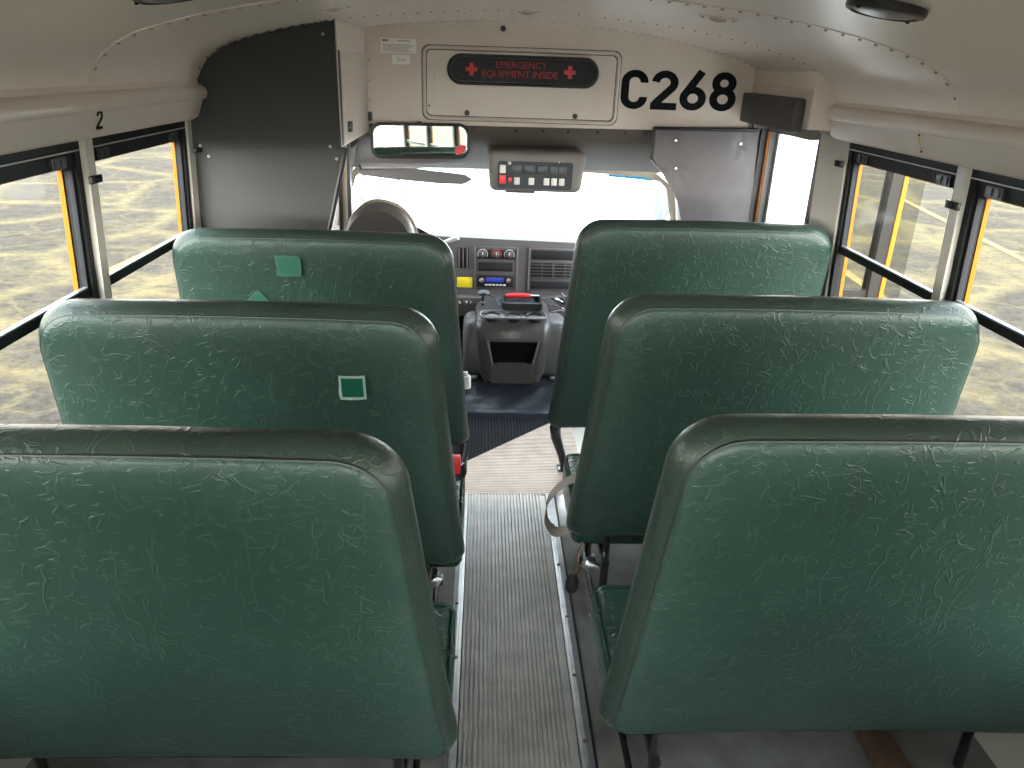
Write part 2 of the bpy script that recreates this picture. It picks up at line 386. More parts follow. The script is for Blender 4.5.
def smooth_path(pts, n=6):
    out = []; P_ = [Vector(p) for p in pts]
    for i in range(len(P_) - 1):
        p0, p1, p2, p3 = P_[max(i - 1, 0)], P_[i], P_[i + 1], P_[min(i + 2, len(P_) - 1)]
        for k in range(n):
            t = k / n; out.append(0.5 * ((2 * p1) + (-p0 + p2) * t + (2 * p0 - 5 * p1 + 4 * p2 - p3) * t * t + (-p0 + 3 * p1 - 3 * p2 + p3) * t ** 3))
    out.append(P_[-1]); return out
# ------------------------------------------------------------------ bus body dimensions
CX = 0.12                                  # centre line of the bus
HDR, CEIL_Z = 1.400, 1.522                 # header bottom, foot of the ceiling
Y_BACK, Y_DARK, Y_BULK = -1.9, 2.83, 3.5
def wx(z): return 1.14 + (1.40 - z) * 0.045   # wall distance from the centre line: the walls lean in
PROF = [(0, 1.773), (0.2, 1.767), (0.4, 1.751), (0.55, 1.737), (0.7, 1.712), (0.8, 1.692), (0.9, 1.667), (0.97, 1.645), (1.02, 1.620), (1.06, 1.590), (1.085, 1.558), (1.10, 1.520)]
def ceil_z(d):
    d = abs(d)
    for (a, za), (b, zb) in zip(PROF, PROF[1:]):
        if d <= b: return za + (zb - za) * (d - a) / (b - a)
    return PROF[-1][1]
def full_profile():
    return [(-d, z) for d, z in PROF[::-1]] + [(d, z) for d, z in PROF[1:]]

# ------------------------------------------------------------------ ceiling, with lapped panels and rivets
bm = BM()
SEAMS = [Y_BACK, -0.75, 0.65, 2.05, 2.835, 3.54]
fp = full_profile()
for k in range(5):
    y0, y1 = SEAMS[k], SEAMS[k + 1] + (0.02 if k < 4 else 0)
    s = 0.003 * (k % 2)
    A = [bm.verts.new((CX + d, y0, z - s)) for d, z in fp]; B = [bm.verts.new((CX + d, y1, z - s)) for d, z in fp]
    A2 = [bm.verts.new((CX + d * 1.03, y0, z + 0.03)) for d, z in fp]; B2 = [bm.verts.new((CX + d * 1.03, y1, z + 0.03)) for d, z in fp]
    for i in range(len(fp) - 1):
        bm.faces.new((A[i], A[i + 1], B[i + 1], B[i])); bm.faces.new((A2[i], B2[i], B2[i + 1], A2[i + 1]))
        bm.faces.new((A[i], A2[i], A2[i + 1], A[i + 1])); bm.faces.new((B[i], B[i + 1], B2[i + 1], B2[i]))
def rivet(bm, x, y, z, nx, nz, r=0.0042):
    n = Vector((nx, 0, nz)).normalized(); t = Vector((0, 1, 0)); s = n.cross(t)
    nf = len(bm.faces)
    base = [bm.verts.new(Vector((x, y, z)) + (t * math.cos(a) + s * math.sin(a)) * r) for a in [2 * PI * j / 6 for j in range(6)]]
    mid = [bm.verts.new(Vector((x, y, z)) + n * r * 0.7 + (t * math.cos(a) + s * math.sin(a)) * r * 0.55) for a in [2 * PI * j / 6 for j in range(6)]]
    fs_ = [bm.faces.new((base[j], base[(j + 1) % 6], mid[(j + 1) % 6], mid[j])) for j in range(6)] + [bm.faces.new(mid)]
    for f in fs_: f.material_index = 1
def rivet_row(bm, y, step, r=0.0042, dmax=1.1, lo=-9, hi=9):
    acc = 0; dens = []
    for (a, za), (b, zb) in zip(fp, fp[1:]):
        L = math.hypot(b - a, zb - za); n = 40
        for i in range(n):
            acc += L / n
            if acc >= step:
                acc -= step; t = (i + 1) / n
                x = a + (b - a) * t; z = za + (zb - za) * t
                if lo < x < hi: rivet(bm, CX + x, y, z - 0.0030, (zb - za) / L, -(b - a) / L, r)
for y in (-0.74, 0.66, 2.062): rivet_row(bm, y, 0.045, 0.0055)
rivet_row(bm, 2.848, 0.045, 0.0048, lo=-0.60)
rivet_row(bm, 2.80, 0.045, 0.0055, lo=-1.09, hi=-0.62)
rivet_row(bm, 3.470, 0.033, 0.0042)
struct('ceiling', bm, [M['ceil'], M['rivet']], 'curved beige painted steel bus ceiling with rivet rows', ang=50)

# ------------------------------------------------------------------ side walls (posts, header band, lower wall)
POSTS = [2.065, 1.355, 0.645, -0.065, -0.775, -1.485]
SILL = 0.66
def wall(side):
    s = -1 if side == 'left' else 1
    bm = BM()
    def X(z, d=0.0): return CX + s * (wx(z) + d)
    def slab(y0, y1, z0, z1, t0=0.0, t1=0.040):
        prism(bm, [(X(z0, t0), y0, z0), (X(z1, t0), y0, z1), (X(z1, t1), y0, z1), (X(z0, t1), y0, z0)], (0, y1 - y0, 0))
    yend = 2.97 if s > 0 else 4.5
    slab(Y_BACK, yend, -0.02, SILL)                                   # below the windows
    slab(Y_BACK, 3.5, HDR, 1.56, 0.0, 0.040)                           # above the windows
    po = 0.0 if s < 0 else -0.035
    for p in [q + po for q in POSTS]: slab(p - 0.020, p + 0.020, SILL, HDR, -0.012, 0.040)
    slab(2.78 if s < 0 else 2.735, 2.86 if s < 0 else 2.97, SILL, HDR, -0.004, 0.040)
    if s < 0: slab(2.83, 3.45, SILL, HDR, 0.0, 0.040)
    o = struct('wall_' + side, bm, M['post'], ('left' if s < 0 else 'right') + ' bus side wall with grey window posts', ang=30)
    # yellow outer skin with the window openings
    bm = BM()
    def skin(y0, y1, z0, z1):
        prism(bm, [(X(z0, 0.042), y0, z0), (X(z1, 0.042), y0, z1), (X(z1, 0.054), y0, z1), (X(z0, 0.054), y0, z0)], (0, y1 - y0, 0))
    skin(Y_BACK, yend, -0.25, SILL - 0.02); skin(Y_BACK, yend, 1.32, 1.6)
    ys = [q + po for q in POSTS[::-1]] + [2.82 if s < 0 else 2.77]
    for p in ys: skin(p - 0.048, p + 0.030, SILL - 0.02, 1.32)
    obj('outer_skin', bm, M['yellow'], o)['label'] = 'yellow painted outer body skin'
    return o
wall_l = wall('left'); wall_r = wall('right')

# bow-post clips
def header(side, n, lab):
    s = -1 if side == 'left' else 1
    prof = [(0.036, 1.530), (0.041, 1.519), (0.043, 1.506), (0.054, 1.503), (0.065, 1.494), (0.070, 1.480), (0.067, 1.468), (0.060, 1.461), (0.053, 1.459), (0.030, 1.402), (0.012, 1.392), (-0.03, 1.392)]
    bm = BM(); rows = []
    ys = [Y_BACK, 0.0, 1.5, 2.88, 2.91, 2.942, 2.952, 2.956]
    fs = [1, 1, 1, 1, 0.95, 0.80, 0.55, 0.2]
    if s > 0: ys = [y - 0.10 if y > 2.8 else y for y in ys]
    for y, f in zip(ys, fs):
        rows.append([bm.verts.new((CX + s * (1.14 - d * f), y, 1.46 + (z - 1.46) * (0.75 + 0.25 * f))) for d, z in prof])
    for A, B in zip(rows, rows[1:]):
        for i in range(len(prof) - 1): bm.faces.new((A[i], A[i + 1], B[i + 1], B[i]))
    bm.faces.new(rows[-1])
    return struct('trim_%d' % n, bm, M['beige'], lab, ang=40)
hl = header('left', 1, 'beige header moulding above the left windows with black numeral 2')
hr = header('right', 2, 'beige header moulding above the right windows')
bm = BM()
def conv2(u, v, d):
    z = 1.4150 + v * 0.048; return (CX - (1.14 - 0.030 - (z - 1.402) * 0.4035) + 0.0012 + d, 2.062 + u * 0.052 - v * 0.022, z)
glyph(bm, '2', conv2, 0.0012, 0.62, 0.15)
obj('numeral', bm, M['letter'], hl, smooth=False)['label'] = 'black numeral 2'
t = thing('tape_strip', 'thin yellowed tape strip between two screws on the right header moulding', 'tape', (CX + 1.107, 2.20, 1.41))
fx = lambda z: 0.003 - 0.4035 * (z + 0.008)          # face of the moulding, local to the strip
bm = BM(); prism(bm, [(fx(0.006), -0.003, 0.006), (fx(0.006), 0.003, 0.006), (fx(0.042), 0.003, 0.042), (fx(0.042), -0.003, 0.042)], (-0.0025, 0, 0)); obj('strip', bm, mat('aged_tape', (0.62, 0.50, 0.22, 1), 0.5), t)
for z_ in (0.002, 0.046): screw('screw', (fx(z_), 0, z_), '-x', 0.0035, M['black'], t)

# ------------------------------------------------------------------ side windows
def window(n, side, y0, y1, rail, detail, lab):
    s = -1 if side == 'left' else 1
    root = bpy.data.objects.new('window_%d' % n, None); C.objects.link(root); root['kind'] = 'structure'; root['label'] = lab
    root.location = (CX + s * wx(1.0), (y0 + y1) / 2, SILL)
    def P(y, z, d): return Vector((CX + s * (wx(z) + d), y, z)) - root.location
    def bar(bm, a0, a1, z0, z1, d0, d1):
        prism(bm, [P(a0, z0, d0), P(a1, z0, d0), P(a1, z1, d0), P(a0, z1, d0)], P(a0, z0, d1) - P(a0, z0, d0))
    bm = BM()                                          # fixed frame: head, sill and two stiles
    bar(bm, y0, y1, 1.362, HDR - 0.001, 0.004, 0.036); bar(bm, y0, y1, SILL, SILL + 0.03, 0.004, 0.036)
    bar(bm, y0, y0 + 0.020, SILL + 0.03, 1.362, 0.004, 0.036); bar(bm, y1 - 0.024, y1, SILL + 0.03, 1.362, 0.004, 0.036)
    obj('frame', bm, M['dark'], root)
    bm = BM(); bar(bm, y0 + 0.004, y1 - 0.004, 1.366, 1.369, 0.000, 0.004); obj('drip_rail', bm, M['post'], root)
    us = BM()                                          # sliding upper sash
    bar(us, y0 + 0.020, y1 - 0.024, 1.330, 1.362, 0.012, 0.032); bar(us, y0 + 0.020, y1 - 0.024, rail - 0.012, rail + 0.012, 0.010, 0.034)
    bar(us, y0 + 0.020, y0 + 0.030, rail, 1.34, 0.012, 0.032); bar(us, y1 - 0.036, y1 - 0.024, rail, 1.34, 0.012, 0.032)
    us = obj('sash', us, M['dark'], root)
    bm = BM(); bar(bm, y0 + 0.02, y1 - 0.034, rail + 0.0125, rail + 0.017, 0.012, 0.026); obj('rail_edge', bm, M['alu'], us)
    bm = BM(); bar(bm, y0 + 0.028, y1 - 0.046, rail + 0.010, 1.335, 0.020, 0.024); obj('glass_pane', bm, M['glass'], us, smooth=False)
    bm = BM(); bar(bm, y0 + 0.018, y1 - 0.030, SILL + 0.028, rail, 0.028, 0.032); obj('glass_pane', bm, M['glass'], root, smooth=False)
    for yl in (y0 + 0.085, y1 - 0.105):                # spring latches on the sash head
        bm = BM()
        bar(bm, yl - 0.034, yl + 0.034, 1.330, 1.358, 0.004, 0.013)
        bar(bm, yl - 0.024, yl - 0.006, 1.334, 1.354, 0.001, 0.004); bar(bm, yl + 0.006, yl + 0.024, 1.334, 1.354, 0.001, 0.004)
        obj('latch', bm, M['black'], us)
    return root
wins = [(p + 0.0205, p + d - 0.0205) for p, d in zip(POSTS, (0.735, 0.71, 0.71, 0.71, 0.71, 0.71))]
names_l = ['front left split-sash window over the parking lot, next to the dark driver panels', 'second left split-sash window over the parking lot, behind the front left one']
names_r = ['front right split-sash window showing the folded door leaf outside', 'second right split-sash window, cut by the right edge of the view']
k = 1
for i, (a, b) in enumerate(wins):
    window(k, 'left', a, b, 1.002, i < 2, names_l[i] if i < 2 else 'left rear split-sash window, number %d from the front' % (i + 1)); k += 1
for i, (a, b) in enumerate(wins):
    a, b = a - 0.035, (b - 0.035 if i else 2.735)
    window(k, 'right', a, b, 1.020 if i == 0 else 1.030, i < 2, names_r[i] if i < 2 else 'right rear split-sash window, number %d from the front' % (i + 1)); k += 1
def clip(side, y, z, lab):
    s = -1 if side == 'left' else 1
    t = thing('post_clip', lab, 'clip', (CX + s * (wx(z) - 0.012), y, z), 'black clips on the window posts')
    bm = BM(); box(bm, -0.010 if s > 0 else 0.0, 0.0 if s > 0 else 0.010, -0.030, 0.030, -0.010, 0.010, 0.002); obj('band', bm, M['black'], t)
    bm = BM(); box(bm, -0.018 if s > 0 else 0.010, -0.010 if s > 0 else 0.018, -0.010, 0.010, -0.008, 0.008, 0.002); obj('knob', bm, M['dark'], t)
clip('left', 2.065, 1.292, 'black clip on left window post below numeral 2')
clip('left', 2.822, 1.290, 'black clip on left post beside the charcoal driver panels')
clip('right', 2.03, 1.292, 'black clip on right post between the two windows')
clip('right', 2.752, 1.315, 'black clip on right post beside the entrance')

# ------------------------------------------------------------------ floor
bm = BM()
box(bm, CX - 1.20, -0.046, Y_BACK, 2.685, -0.03, 0.0); box(bm, 0.268, CX + 1.20, Y_BACK, 2.685, -0.03, 0.0)
box(bm, -0.046, 0.268, Y_BACK, 2.685, -0.04, -0.012)
box(bm, CX - 1.20, CX + 1.20, 2.685, 3.48, -0.03, -0.012)
struct('floor', bm, M['side_floor'], 'worn grey sheet floor under the seats', smooth=False)
bm = BM(); box(bm, CX - 1.20, CX + 1.20, 3.48, 4.82, -0.03, -0.0125); struct('floor_cab', bm, M['rubber'], 'black rubber floor of the cab', smooth=False)
def ribs(bm, a0, a1, step, fn, h=0.0035, duty=0.55):
    """ribs along one direction: fn(a, t, z) -> point with t 0..1 along the rib"""
    a = a0; zc = []
    while a + step <= a1 + 1e-6:
        zc += [(a, 0), (a + step * 0.12, h), (a + step * (0.12 + duty), h), (a + step * (0.24 + duty), 0)]
        a += step
    zc.append((a1, 0))
    A = [bm.verts.new(fn(q, 0, z)) for q, z in zc]; B = [bm.verts.new(fn(q, 1, z)) for q, z in zc]
    for i in range(len(zc) - 1): bm.faces.new((A[i], A[i + 1], B[i + 1], B[i]))
bm = BM(); ribs(bm, -0.043, 0.264, 0.0128, lambda a, t, z: (a, Y_BACK + (2.678 - Y_BACK) * t, z - 0.003), 0.007, 0.46)
box(bm, -0.043, 0.264, Y_BACK, 2.678, -0.011, -0.004)
tag(obj('aisle_runner', bm, M['rib'], smooth=False), 'grey ribbed rubber runner down the middle aisle', 'floor runner')
def edge(x): return min(max(2.963 + (x + 0.043) * 1.02, 2.68), 3.46)
bm = BM()
def tan_fn(a, t, z):
    x0 = max(-0.043 + (a - 2.963) / 1.02, -0.30); return (x0 + (0.44 - x0) * t, a, z - 0.001)
ribs(bm, 2.682, 3.44, 0.0135, tan_fn, 0.0030)
prism(bm, [(-0.30, 2.682, -0.004), (0.44, 2.682, -0.004), (0.44, 3.44, -0.004)], (0, 0, -0.007))
tag(obj('cross_runner', bm, M['ribtan'], smooth=False), 'pale tan ribbed floor section across the front of the aisle, cut on a diagonal', 'floor runner')
bm = BM()
def mat_fn(a, t, z):
    y0 = edge(a) + 0.002; return (a, y0 + (max(3.42, y0 + .02) - y0) * t, z - 0.002)
ribs(bm, -0.18, 0.62, 0.0155, mat_fn, 0.004, 0.4)
prism(bm, [(-0.18, edge(-.18) + 0.002, -0.004), (0.43, 3.442, -0.004), (0.62, 3.462, -0.004), (0.62, 3.83, -0.004), (-0.18, 3.83, -0.004)], (0, 0, -0.007))
# smooth, slightly buckled front of the mat
nx_, ny_ = 24, 16; g = [[None] * (ny_ + 1) for _ in range(nx_ + 1)]
for i in range(nx_ + 1):
    for j in range(ny_ + 1):
        x = -0.18 + 0.80 * i / nx_; y = 3.40 + 0.43 * j / ny_
        zz = -0.001 + 0.004 * j / 4 + 0.010 * max(0, math.sin(x * 16 + y * 9)) * min(1, j / 9, (16 - j) / 3) + 0.006 * math.sin(x * 37 - y * 21) * min(1, j / 9, (16 - j) / 3)
        if j == 0: zz = -0.003
        g[i][j] = bm.verts.new((x if x > -0.19 or y < 3.2 else x, y, zz))
for i in range(nx_):
    for j in range(ny_): bm.faces.new((g[i][j], g[i + 1][j], g[i + 1][j + 1], g[i][j + 1]))
for f in bm.faces: f.material_index = 0 if max(v.co.y for v in f.verts) < 3.46 else 1
tag(obj('driver_mat', bm, [M['matrib'], M['mat']], ang=20), 'glossy navy black ribbed rubber mat in front of the dash console', 'floor mat')
def aisle_trim(n, x0, x1, lab, ys):
    bm = BM(); xm = (x0 + x1) / 2
    box(bm, x0, x1, Y_BACK, 2.682, -0.004, 0.004, 0.0015); box(bm, xm - 0.007, xm + 0.007, Y_BACK, 2.682, 0.003, 0.007, 0.0025)
    o = struct('trim_%d' % n, bm, M['alu'], lab)
    for y in ys:
        s = screw('screw', (xm + random.uniform(-.004, .004), y, 0.006), 'z', 0.006, M['brown'], o)
aisle_trim(3, -0.078, -0.045, 'aluminium floor strip along the left edge of the aisle runner', (0.95, 1.47, 1.75, 1.99, 2.22, 2.5))
aisle_trim(4, 0.266, 0.300, 'aluminium floor strip along the right edge of the aisle runner', (1.0, 1.45, 1.68, 1.93, 2.2, 2.45, 2.66))
bm = BM(); box(bm, 0.301, 0.308, Y_BACK, 2.682, -0.002, 0.003, 0.001)
struct('trim_5', bm, M['dark'], 'dark gap strip beside the right aluminium strip')
bm = BM(); box(bm, 1.0, 1.09, 0.9, 1.55, 0.0, 0.02, 0.006)
obj_rail = struct('baseboard_right', bm, M['brown'], 'rusty brown rail on the floor along the right wall')

# ------------------------------------------------------------------ back of the bus: end wall with open rear door and two windows (behind the camera)
bm = BM()
def yz(pts, y, d): prism(bm, [(x, y, z) for x, z in pts], (0, d, 0))
yb = Y_BACK - 0.05
yz([(CX - 1.2, -0.02), (CX - 0.45, -0.02), (CX - 0.45, 0.7), (CX - 1.17, 0.7)], yb, 0.05)
yz([(CX + 0.45, -0.02), (CX + 1.2, -0.02), (CX + 1.17, 0.7), (CX + 0.45, 0.7)], yb, 0.05)
yz([(CX - 0.449, 0.0), (CX + 0.449, 0.0), (CX + 0.449, 0.75), (CX - 0.449, 0.75)], yb, 0.04)
yz([(CX - 0.51, 0.7), (CX - 0.45, 0.7), (CX - 0.45, 1.6), (CX - 0.51, 1.6)], yb, 0.05)
yz([(CX + 0.45, 0.7), (CX + 0.51, 0.7), (CX + 0.51, 1.6), (CX + 0.45, 1.6)], yb, 0.05)
yz([(CX - 1.17, 0.7), (CX - 1.09, 0.7), (CX - 1.05, 1.4), (CX - 1.14, 1.4)], yb, 0.05)
yz([(CX + 1.09, 0.7), (CX + 1.17, 0.7), (CX + 1.14, 1.4), (CX + 1.05, 1.4)], yb, 0.05)
top = [(CX + d, z + 0.01) for d, z in fp]
yz([(CX + 1.14, 1.4), (CX + 0.51, 1.4), (CX + 0.51, 1.6), (CX - 0.51, 1.6), (CX - 0.51, 1.4), (CX - 1.14, 1.4)] + top, yb, 0.05)
wb = struct('wall_back', bm, M['beige'], 'rear end wall of the bus with windows')

for x0, x1, z1_ in ((CX - 0.449, CX + 0.449, 1.70), (CX - 1.12, CX - 0.515, 1.39), (CX + 0.515, CX + 1.12, 1.39)):
    bm = BM(); box(bm, x0, x1, yb + 0.02, yb + 0.025, 0.71, z1_); obj('window_pane', bm, M['rglass'], wb, smooth=False)['label'] = 'tinted rear glass'
# ------------------------------------------------------------------ front bulkhead
bm = BM()
ft = [(CX + d, z + 0.004) for d, z in fp if -0.85 < d < 1.075]
bpts = [(ft[-1][0], 1.37)] + ft[::-1] + [(ft[0][0], 1.35)]
prism(bm, [(x, Y_BULK, z) for x, z in bpts], (0, 0.03, 0))
box(bm, -0.54, 1.18, Y_BULK - 0.004, Y_BULK, 1.352, 1.360, 0.001, taper=lambda c: (c.x, c.y, c.z + (c.x - 0.1) * 0.008))
wf = struct('wall_front', bm, M['beige'], 'beige front bulkhead above the windshield with black C268 lettering')
bm = BM()
for ch, x in (('C', 0.576), ('2', 0.706), ('6', 0.832), ('8', 0.962)):
    w, h = 0.116, 0.158
    z0 = 1.440 + (x - 0.57) * 0.006
    glyph(bm, ch, lambda u, v, d, x=x, z0=z0: (x + u * 0.187, Y_BULK - 0.0006 - d, z0 + v * h), 0.0012, 0.62, 0.185)
obj('lettering', bm, M['letter'], wf, smooth=False)['label'] = 'black C268 lettering'
# rivets dotted around on the bulkhead
for (x, z) in ((-0.495, 1.60), (-0.495, 1.52), (-0.495, 1.44)): screw('screw', (x, Y_BULK, z), '-y', 0.004, M['alu'], wf)
# emergency equipment locker door
t = thing('emergency_locker', 'beige emergency equipment locker door with dark red-lettered oval window on the bulkhead', 'locker', (0.147, Y_BULK, 1.373))
def yc(pts, y): return [(x, y, z) for x, z in pts]
o_out = rrect(0.835, 0.292, 0.03, 6, 0, 0.146); o_in = rrect(0.800, 0.257, 0.022, 6, 0, 0.146)
bm = BM(); prism(bm, yc(rrect(0.845, 0.300, 0.033, 6, 0, 0.146), -0.0018), (0, 0.0012, 0)); obj('frame_gasket', bm, M['dash'], t, smooth=False)
bm = BM(); q = rrect(0.822, 0.279, 0.027, 6, 0, 0.146); tube(bm, yc(q, -0.006), 0.0075, 8, True); obj('door_frame', bm, M['beige'], t, ang=60)
o_d = rrect(0.800, 0.257, 0.02, 6, 0, 0.146)
bm = BM(); prism(bm, yc(o_d, -0.008), (0, 0.0075, 0)); obj('door', bm, M['beige'], t)
s_out = rrect(0.642, 0.122, 0.0605, 10, 0.006, 0.204); s_in = rrect(0.614, 0.094, 0.0468, 10, 0.006, 0.204)
bm = BM(); ring_plate(bm, yc(s_out, -0.020), yc(s_in, -0.023), (0, 0.012, 0)); dgs = obj('window_gasket', bm, M['rubber'], t)
bm = BM(); prism(bm, yc(rrect(0.612, 0.092, 0.0458, 10, 0.006, 0.204), -0.012), (0, 0.004, 0)); lens = obj('window_pane', bm, mat('dark_lens', (0.010, 0.013, 0.016, 1), 0.45, spec=0.25), t)
text_mesh('lettering', 'EMERGENCY', 0.038, (-0.002, -0.0135, 0.226), M['redtext'], lens); text_mesh('lettering', 'EQUIPMENT INSIDE', 0.038, (-0.006, -0.0135, 0.189), M['redtext'], lens, space=0.97)
for x in (-0.212, 0.205):
    bm = BM(); box(bm, x - 0.025, x + 0.025, -0.0145, -0.0125, 0.197, 0.213); box(bm, x - 0.0085, x + 0.0085, -0.0147, -0.0123, 0.180, 0.230); obj('cross', bm, M['red'], lens, smooth=False)
for x in (-0.229, 0.237):
    bm = BM(); lathe(bm, [(0.011, -0.008), (0.011, -0.018), (0.009, -0.021), (0, -0.021)], (x, 0, 0.030), 'y', 16); obj('latch_knob', bm, M['black'], t)
for z in (0.165, 0.185): screw('screw', (-0.368, -0.008, z), '-y', 0.003, M['alu'], t)
screw('screw', (-0.392, -0.008, 0.055), '-y', 0.004, M['black'], t)
tag(screw('plug', (0.064, Y_BULK, 1.738), '-y', 0.012, M['black'], None, 0.006), 'round black plug on the bulkhead above the locker', 'plug')
t = thing('inspection_label', 'pale printed paper label at the top left of the bulkhead', 'label', (-0.370, Y_BULK, 1.63))
bm = BM(); box(bm, -0.074, 0.074, -0.0015, -0.0003, 0, 0.056); obj('sheet', bm, M['paper'], t, smooth=False)
bm = BM()
for i in range(6):
    L = random.uniform(0.05, 0.064); box(bm, -0.065, -0.065 + 2 * L, -0.0020, -0.0014, 0.006 + i * 0.0052, 0.0075 + i * 0.0052)
box(bm, -0.068, -0.042, -0.0022, -0.0014, 0.044, 0.052); box(bm, -0.005, 0.05, -0.0022, -0.0014, 0.046, 0.049)
obj('print', bm, M['print'], t, smooth=False)
t = thing('number_sticker', 'small white sticker with a scribble under the printed label', 'sticker', (-0.361, Y_BULK, 1.587))
bm = BM(); box(bm, -0.037, 0.037, -0.0014, -0.0003, 0, 0.037); obj('sheet', bm, M['paper'], t, smooth=False)
bm = BM(); ribbon(bm, [(-0.018, 0.024), (-0.008, 0.026), (-0.012, 0.012), (0.0, 0.014), (0.006, 0.024), (0.012, 0.012), (0.018, 0.020)], 0.0025, lambda u, v, d: (u, -0.0015 - d, v), 0.0004); obj('scribble', bm, M['print'], t, smooth=False)

# ------------------------------------------------------------------ charcoal panels behind the driver and the cabinet over him
def prof_pts(x0, x1, n=14, dz=-0.004):
    return [(x0 + (x1 - x0) * i / n, ceil_z(x0 + (x1 - x0) * i / n - CX) + dz) for i in range(n + 1)]
t = thing('upper_driver_panel', 'charcoal padded panel with curved top behind the driver, under the ceiling', 'panel', (-0.75, Y_DARK, 1.29))
bm = BM()
pts = [(-0.51, 1.305), (-0.512, 1.60)] + [(x, z - 0.0045 * abs(math.sin(i * PI / 4))) for i, (x, z) in enumerate(prof_pts(-0.512, -0.975, 48))] + [(-0.985, 1.50), (-1.020, 1.46), (-1.028, 1.29)]
prism(bm, [(x + 0.75, -0.012 + 0 * x, z - 1.29) for x, z in pts], (0, 0.024, 0))
bmesh.ops.bevel(bm, geom=[e for e in bm.edges if abs(e.verts[0].co.y + 0.012) < 1e-5 and abs(e.verts[1].co.y + 0.012) < 1e-5], offset=0.005, segments=2, affect='EDGES')
obj('pad', bm, M['panel_dark'], t)
for x, z in ((-0.548, 1.675), (-0.995, 1.305), (-0.545, 1.315)): screw('screw', (x + 0.75, -0.012, z - 1.29), '-y', 0.0055, M['alu'], t)
t = thing('lower_driver_panel', 'grey vinyl panel behind the driver seat below the charcoal padded panel', 'panel', (-0.78, Y_DARK, 0.0))
bm = BM()
prism(bm, [(x + 0.78, 0.004, z) for x, z in ((-0.503, 1.312), (-1.028, 1.305), (-1.045, 0.05), (-0.74, 0.05), (-0.575, 1.0))], (0, 0.022, 0))
obj('pad', bm, M['panel_low'], t)
bm = BM(); tube(bm, [(0.285, 0.010, 1.31), (0.275, 0.010, 1.27), (0.205, 0.010, 1.0), (0.04, 0.010, 0.05)], 0.009, 8); obj('edge_seal', bm, M['black'], t)
for x, z in ((-0.976, 1.268), (-0.528, 1.272)): screw('screw', (x + 0.78, 0.004, z), '-y', 0.0055, M['alu'], t)
t = thing('overhead_cabinet', 'beige overhead cabinet beside the charcoal panel with two black latches', 'cabinet', (-0.75, Y_DARK + 0.3, 1.31))
bm = BM()
y0, y1 = Y_DARK + 0.016 - (Y_DARK + 0.3), Y_BULK - 0.002 - (Y_DARK + 0.3)
pts = [(-0.508, 1.312)] + prof_pts(-0.508, -0.97, 10, -0.003) + [(-0.995, 1.50), (-1.0, 1.312)]
prism(bm, [(x + 0.75, y0, z - 1.31) for x, z in pts], (0, y1 - y0, 0)); obj('body', bm, M['beige'], t, ang=30)
bm = BM(); box(bm, 0.243, 0.249, -0.255, 0.345, 0.010, 0.315, 0.002); d_ = obj('door', bm, M['beige'], t)
bm = BM(); box(bm, 0.2421, 0.2450, -0.278, -0.256, 0.006, 0.318); obj('gap_shade', bm, M['black'], t)  # black strip painted in as the dark gap beside the door
for y, z in ((-0.17, 0.045), (0.345, 0.05)):
    bm = BM(); box(bm, 0.248, 0.262, y - 0.020, y + 0.020, z, z + 0.036, 0.003); obj('latch', bm, M['black'], d_)

# ------------------------------------------------------------------ cab headliner, pillars, windshield
bm = BM()
prof = [(3.50, 1.395), (3.505, 1.355), (3.515, 1.315), (3.56, 1.285), (3.70, 1.235), (3.95, 1.160), (4.14, 1.098), (4.18, 1.090), (4.205, 1.100)]
rows = []
for y, z in prof:
    rows.append([bm.verts.new((x, y, z - 0.06 * max(0, abs(x - CX) - 0.62) ** 1.5 + (x - CX) * 0.010)) for x in [-0.86 + 1.96 * i / 24 for i in range(25)]])
for A, B in zip(rows, rows[1:]):
    for i in range(24): bm.faces.new((A[i], A[i + 1], B[i + 1], B[i]))
r2 = [[bm.verts.new((v.co.x, v.co.y + 0.02, v.co.z + 0.03)) for v in r] for r in rows]
for A, B in zip(r2, r2[1:]):
    for i in range(24): bm.faces.new((A[i], B[i], B[i + 1], A[i + 1]))
hd = struct('trim_6', bm, M['headliner'], 'grey fabric cab headliner above the windshield', ang=60)
for x in (-0.05, 0.13, 0.25, 0.36, 0.49, 0.61, 0.70):
    bm = BM(); lathe(bm, [(0.007, 0), (0.007, -0.006), (0.004, -0.009), (0, -0.009)], (x, 3.503, 1.336 + (x - CX) * 0.01), 'y', 10); obj('clip', bm, M['black'], hd)
# windshield
root = bpy.data.objects.new('window_13', None); C.objects.link(root); root['kind'] = 'structure'; root['label'] = 'blown-out dusty windshield of the bus cab'
WT, WB = (4.20, 1.075), (4.78, 0.52)
def ws(x, t, d=0): return (x, WT[0] + (WB[0] - WT[0]) * t + 0.69 * d, WT[1] + (WB[1] - WT[1]) * t + 0.72 * d)
out = [(-0.63, 0.0)] + [(-0.3, -0.03), (0.12, -0.035), (0.55, -0.03)] + [(0.86, 0.0), (0.95, 0.05), (1.00, 0.13), (1.03, 0.25), (1.20, 1.0), (-0.93, 1.0), (-0.72, 0.2), (-0.69, 0.08)]
bm = BM(); prism(bm, [ws(x, t_) for x, t_ in out], (0, 0.0035, 0.0036)); obj('glass_pane', bm, M['wglass'], root, smooth=False)
bm = BM(); prism(bm, [ws(x, t_, -0.003) for x, t_ in ((0.66, -0.01), (0.86, 0.01), (0.92, 0.04), (0.90, 0.055), (0.80, 0.035), (0.66, 0.018))], (0, -0.001, -0.001)); obj('shade_band', bm, M['tint'], root, smooth=False)
outer = [(CX + (x - CX) * 1.045 + (0.0), t_ + (-0.06 if t_ < 0.02 else 0) + (0.03 if t_ > 0.9 else 0)) for x, t_ in out]
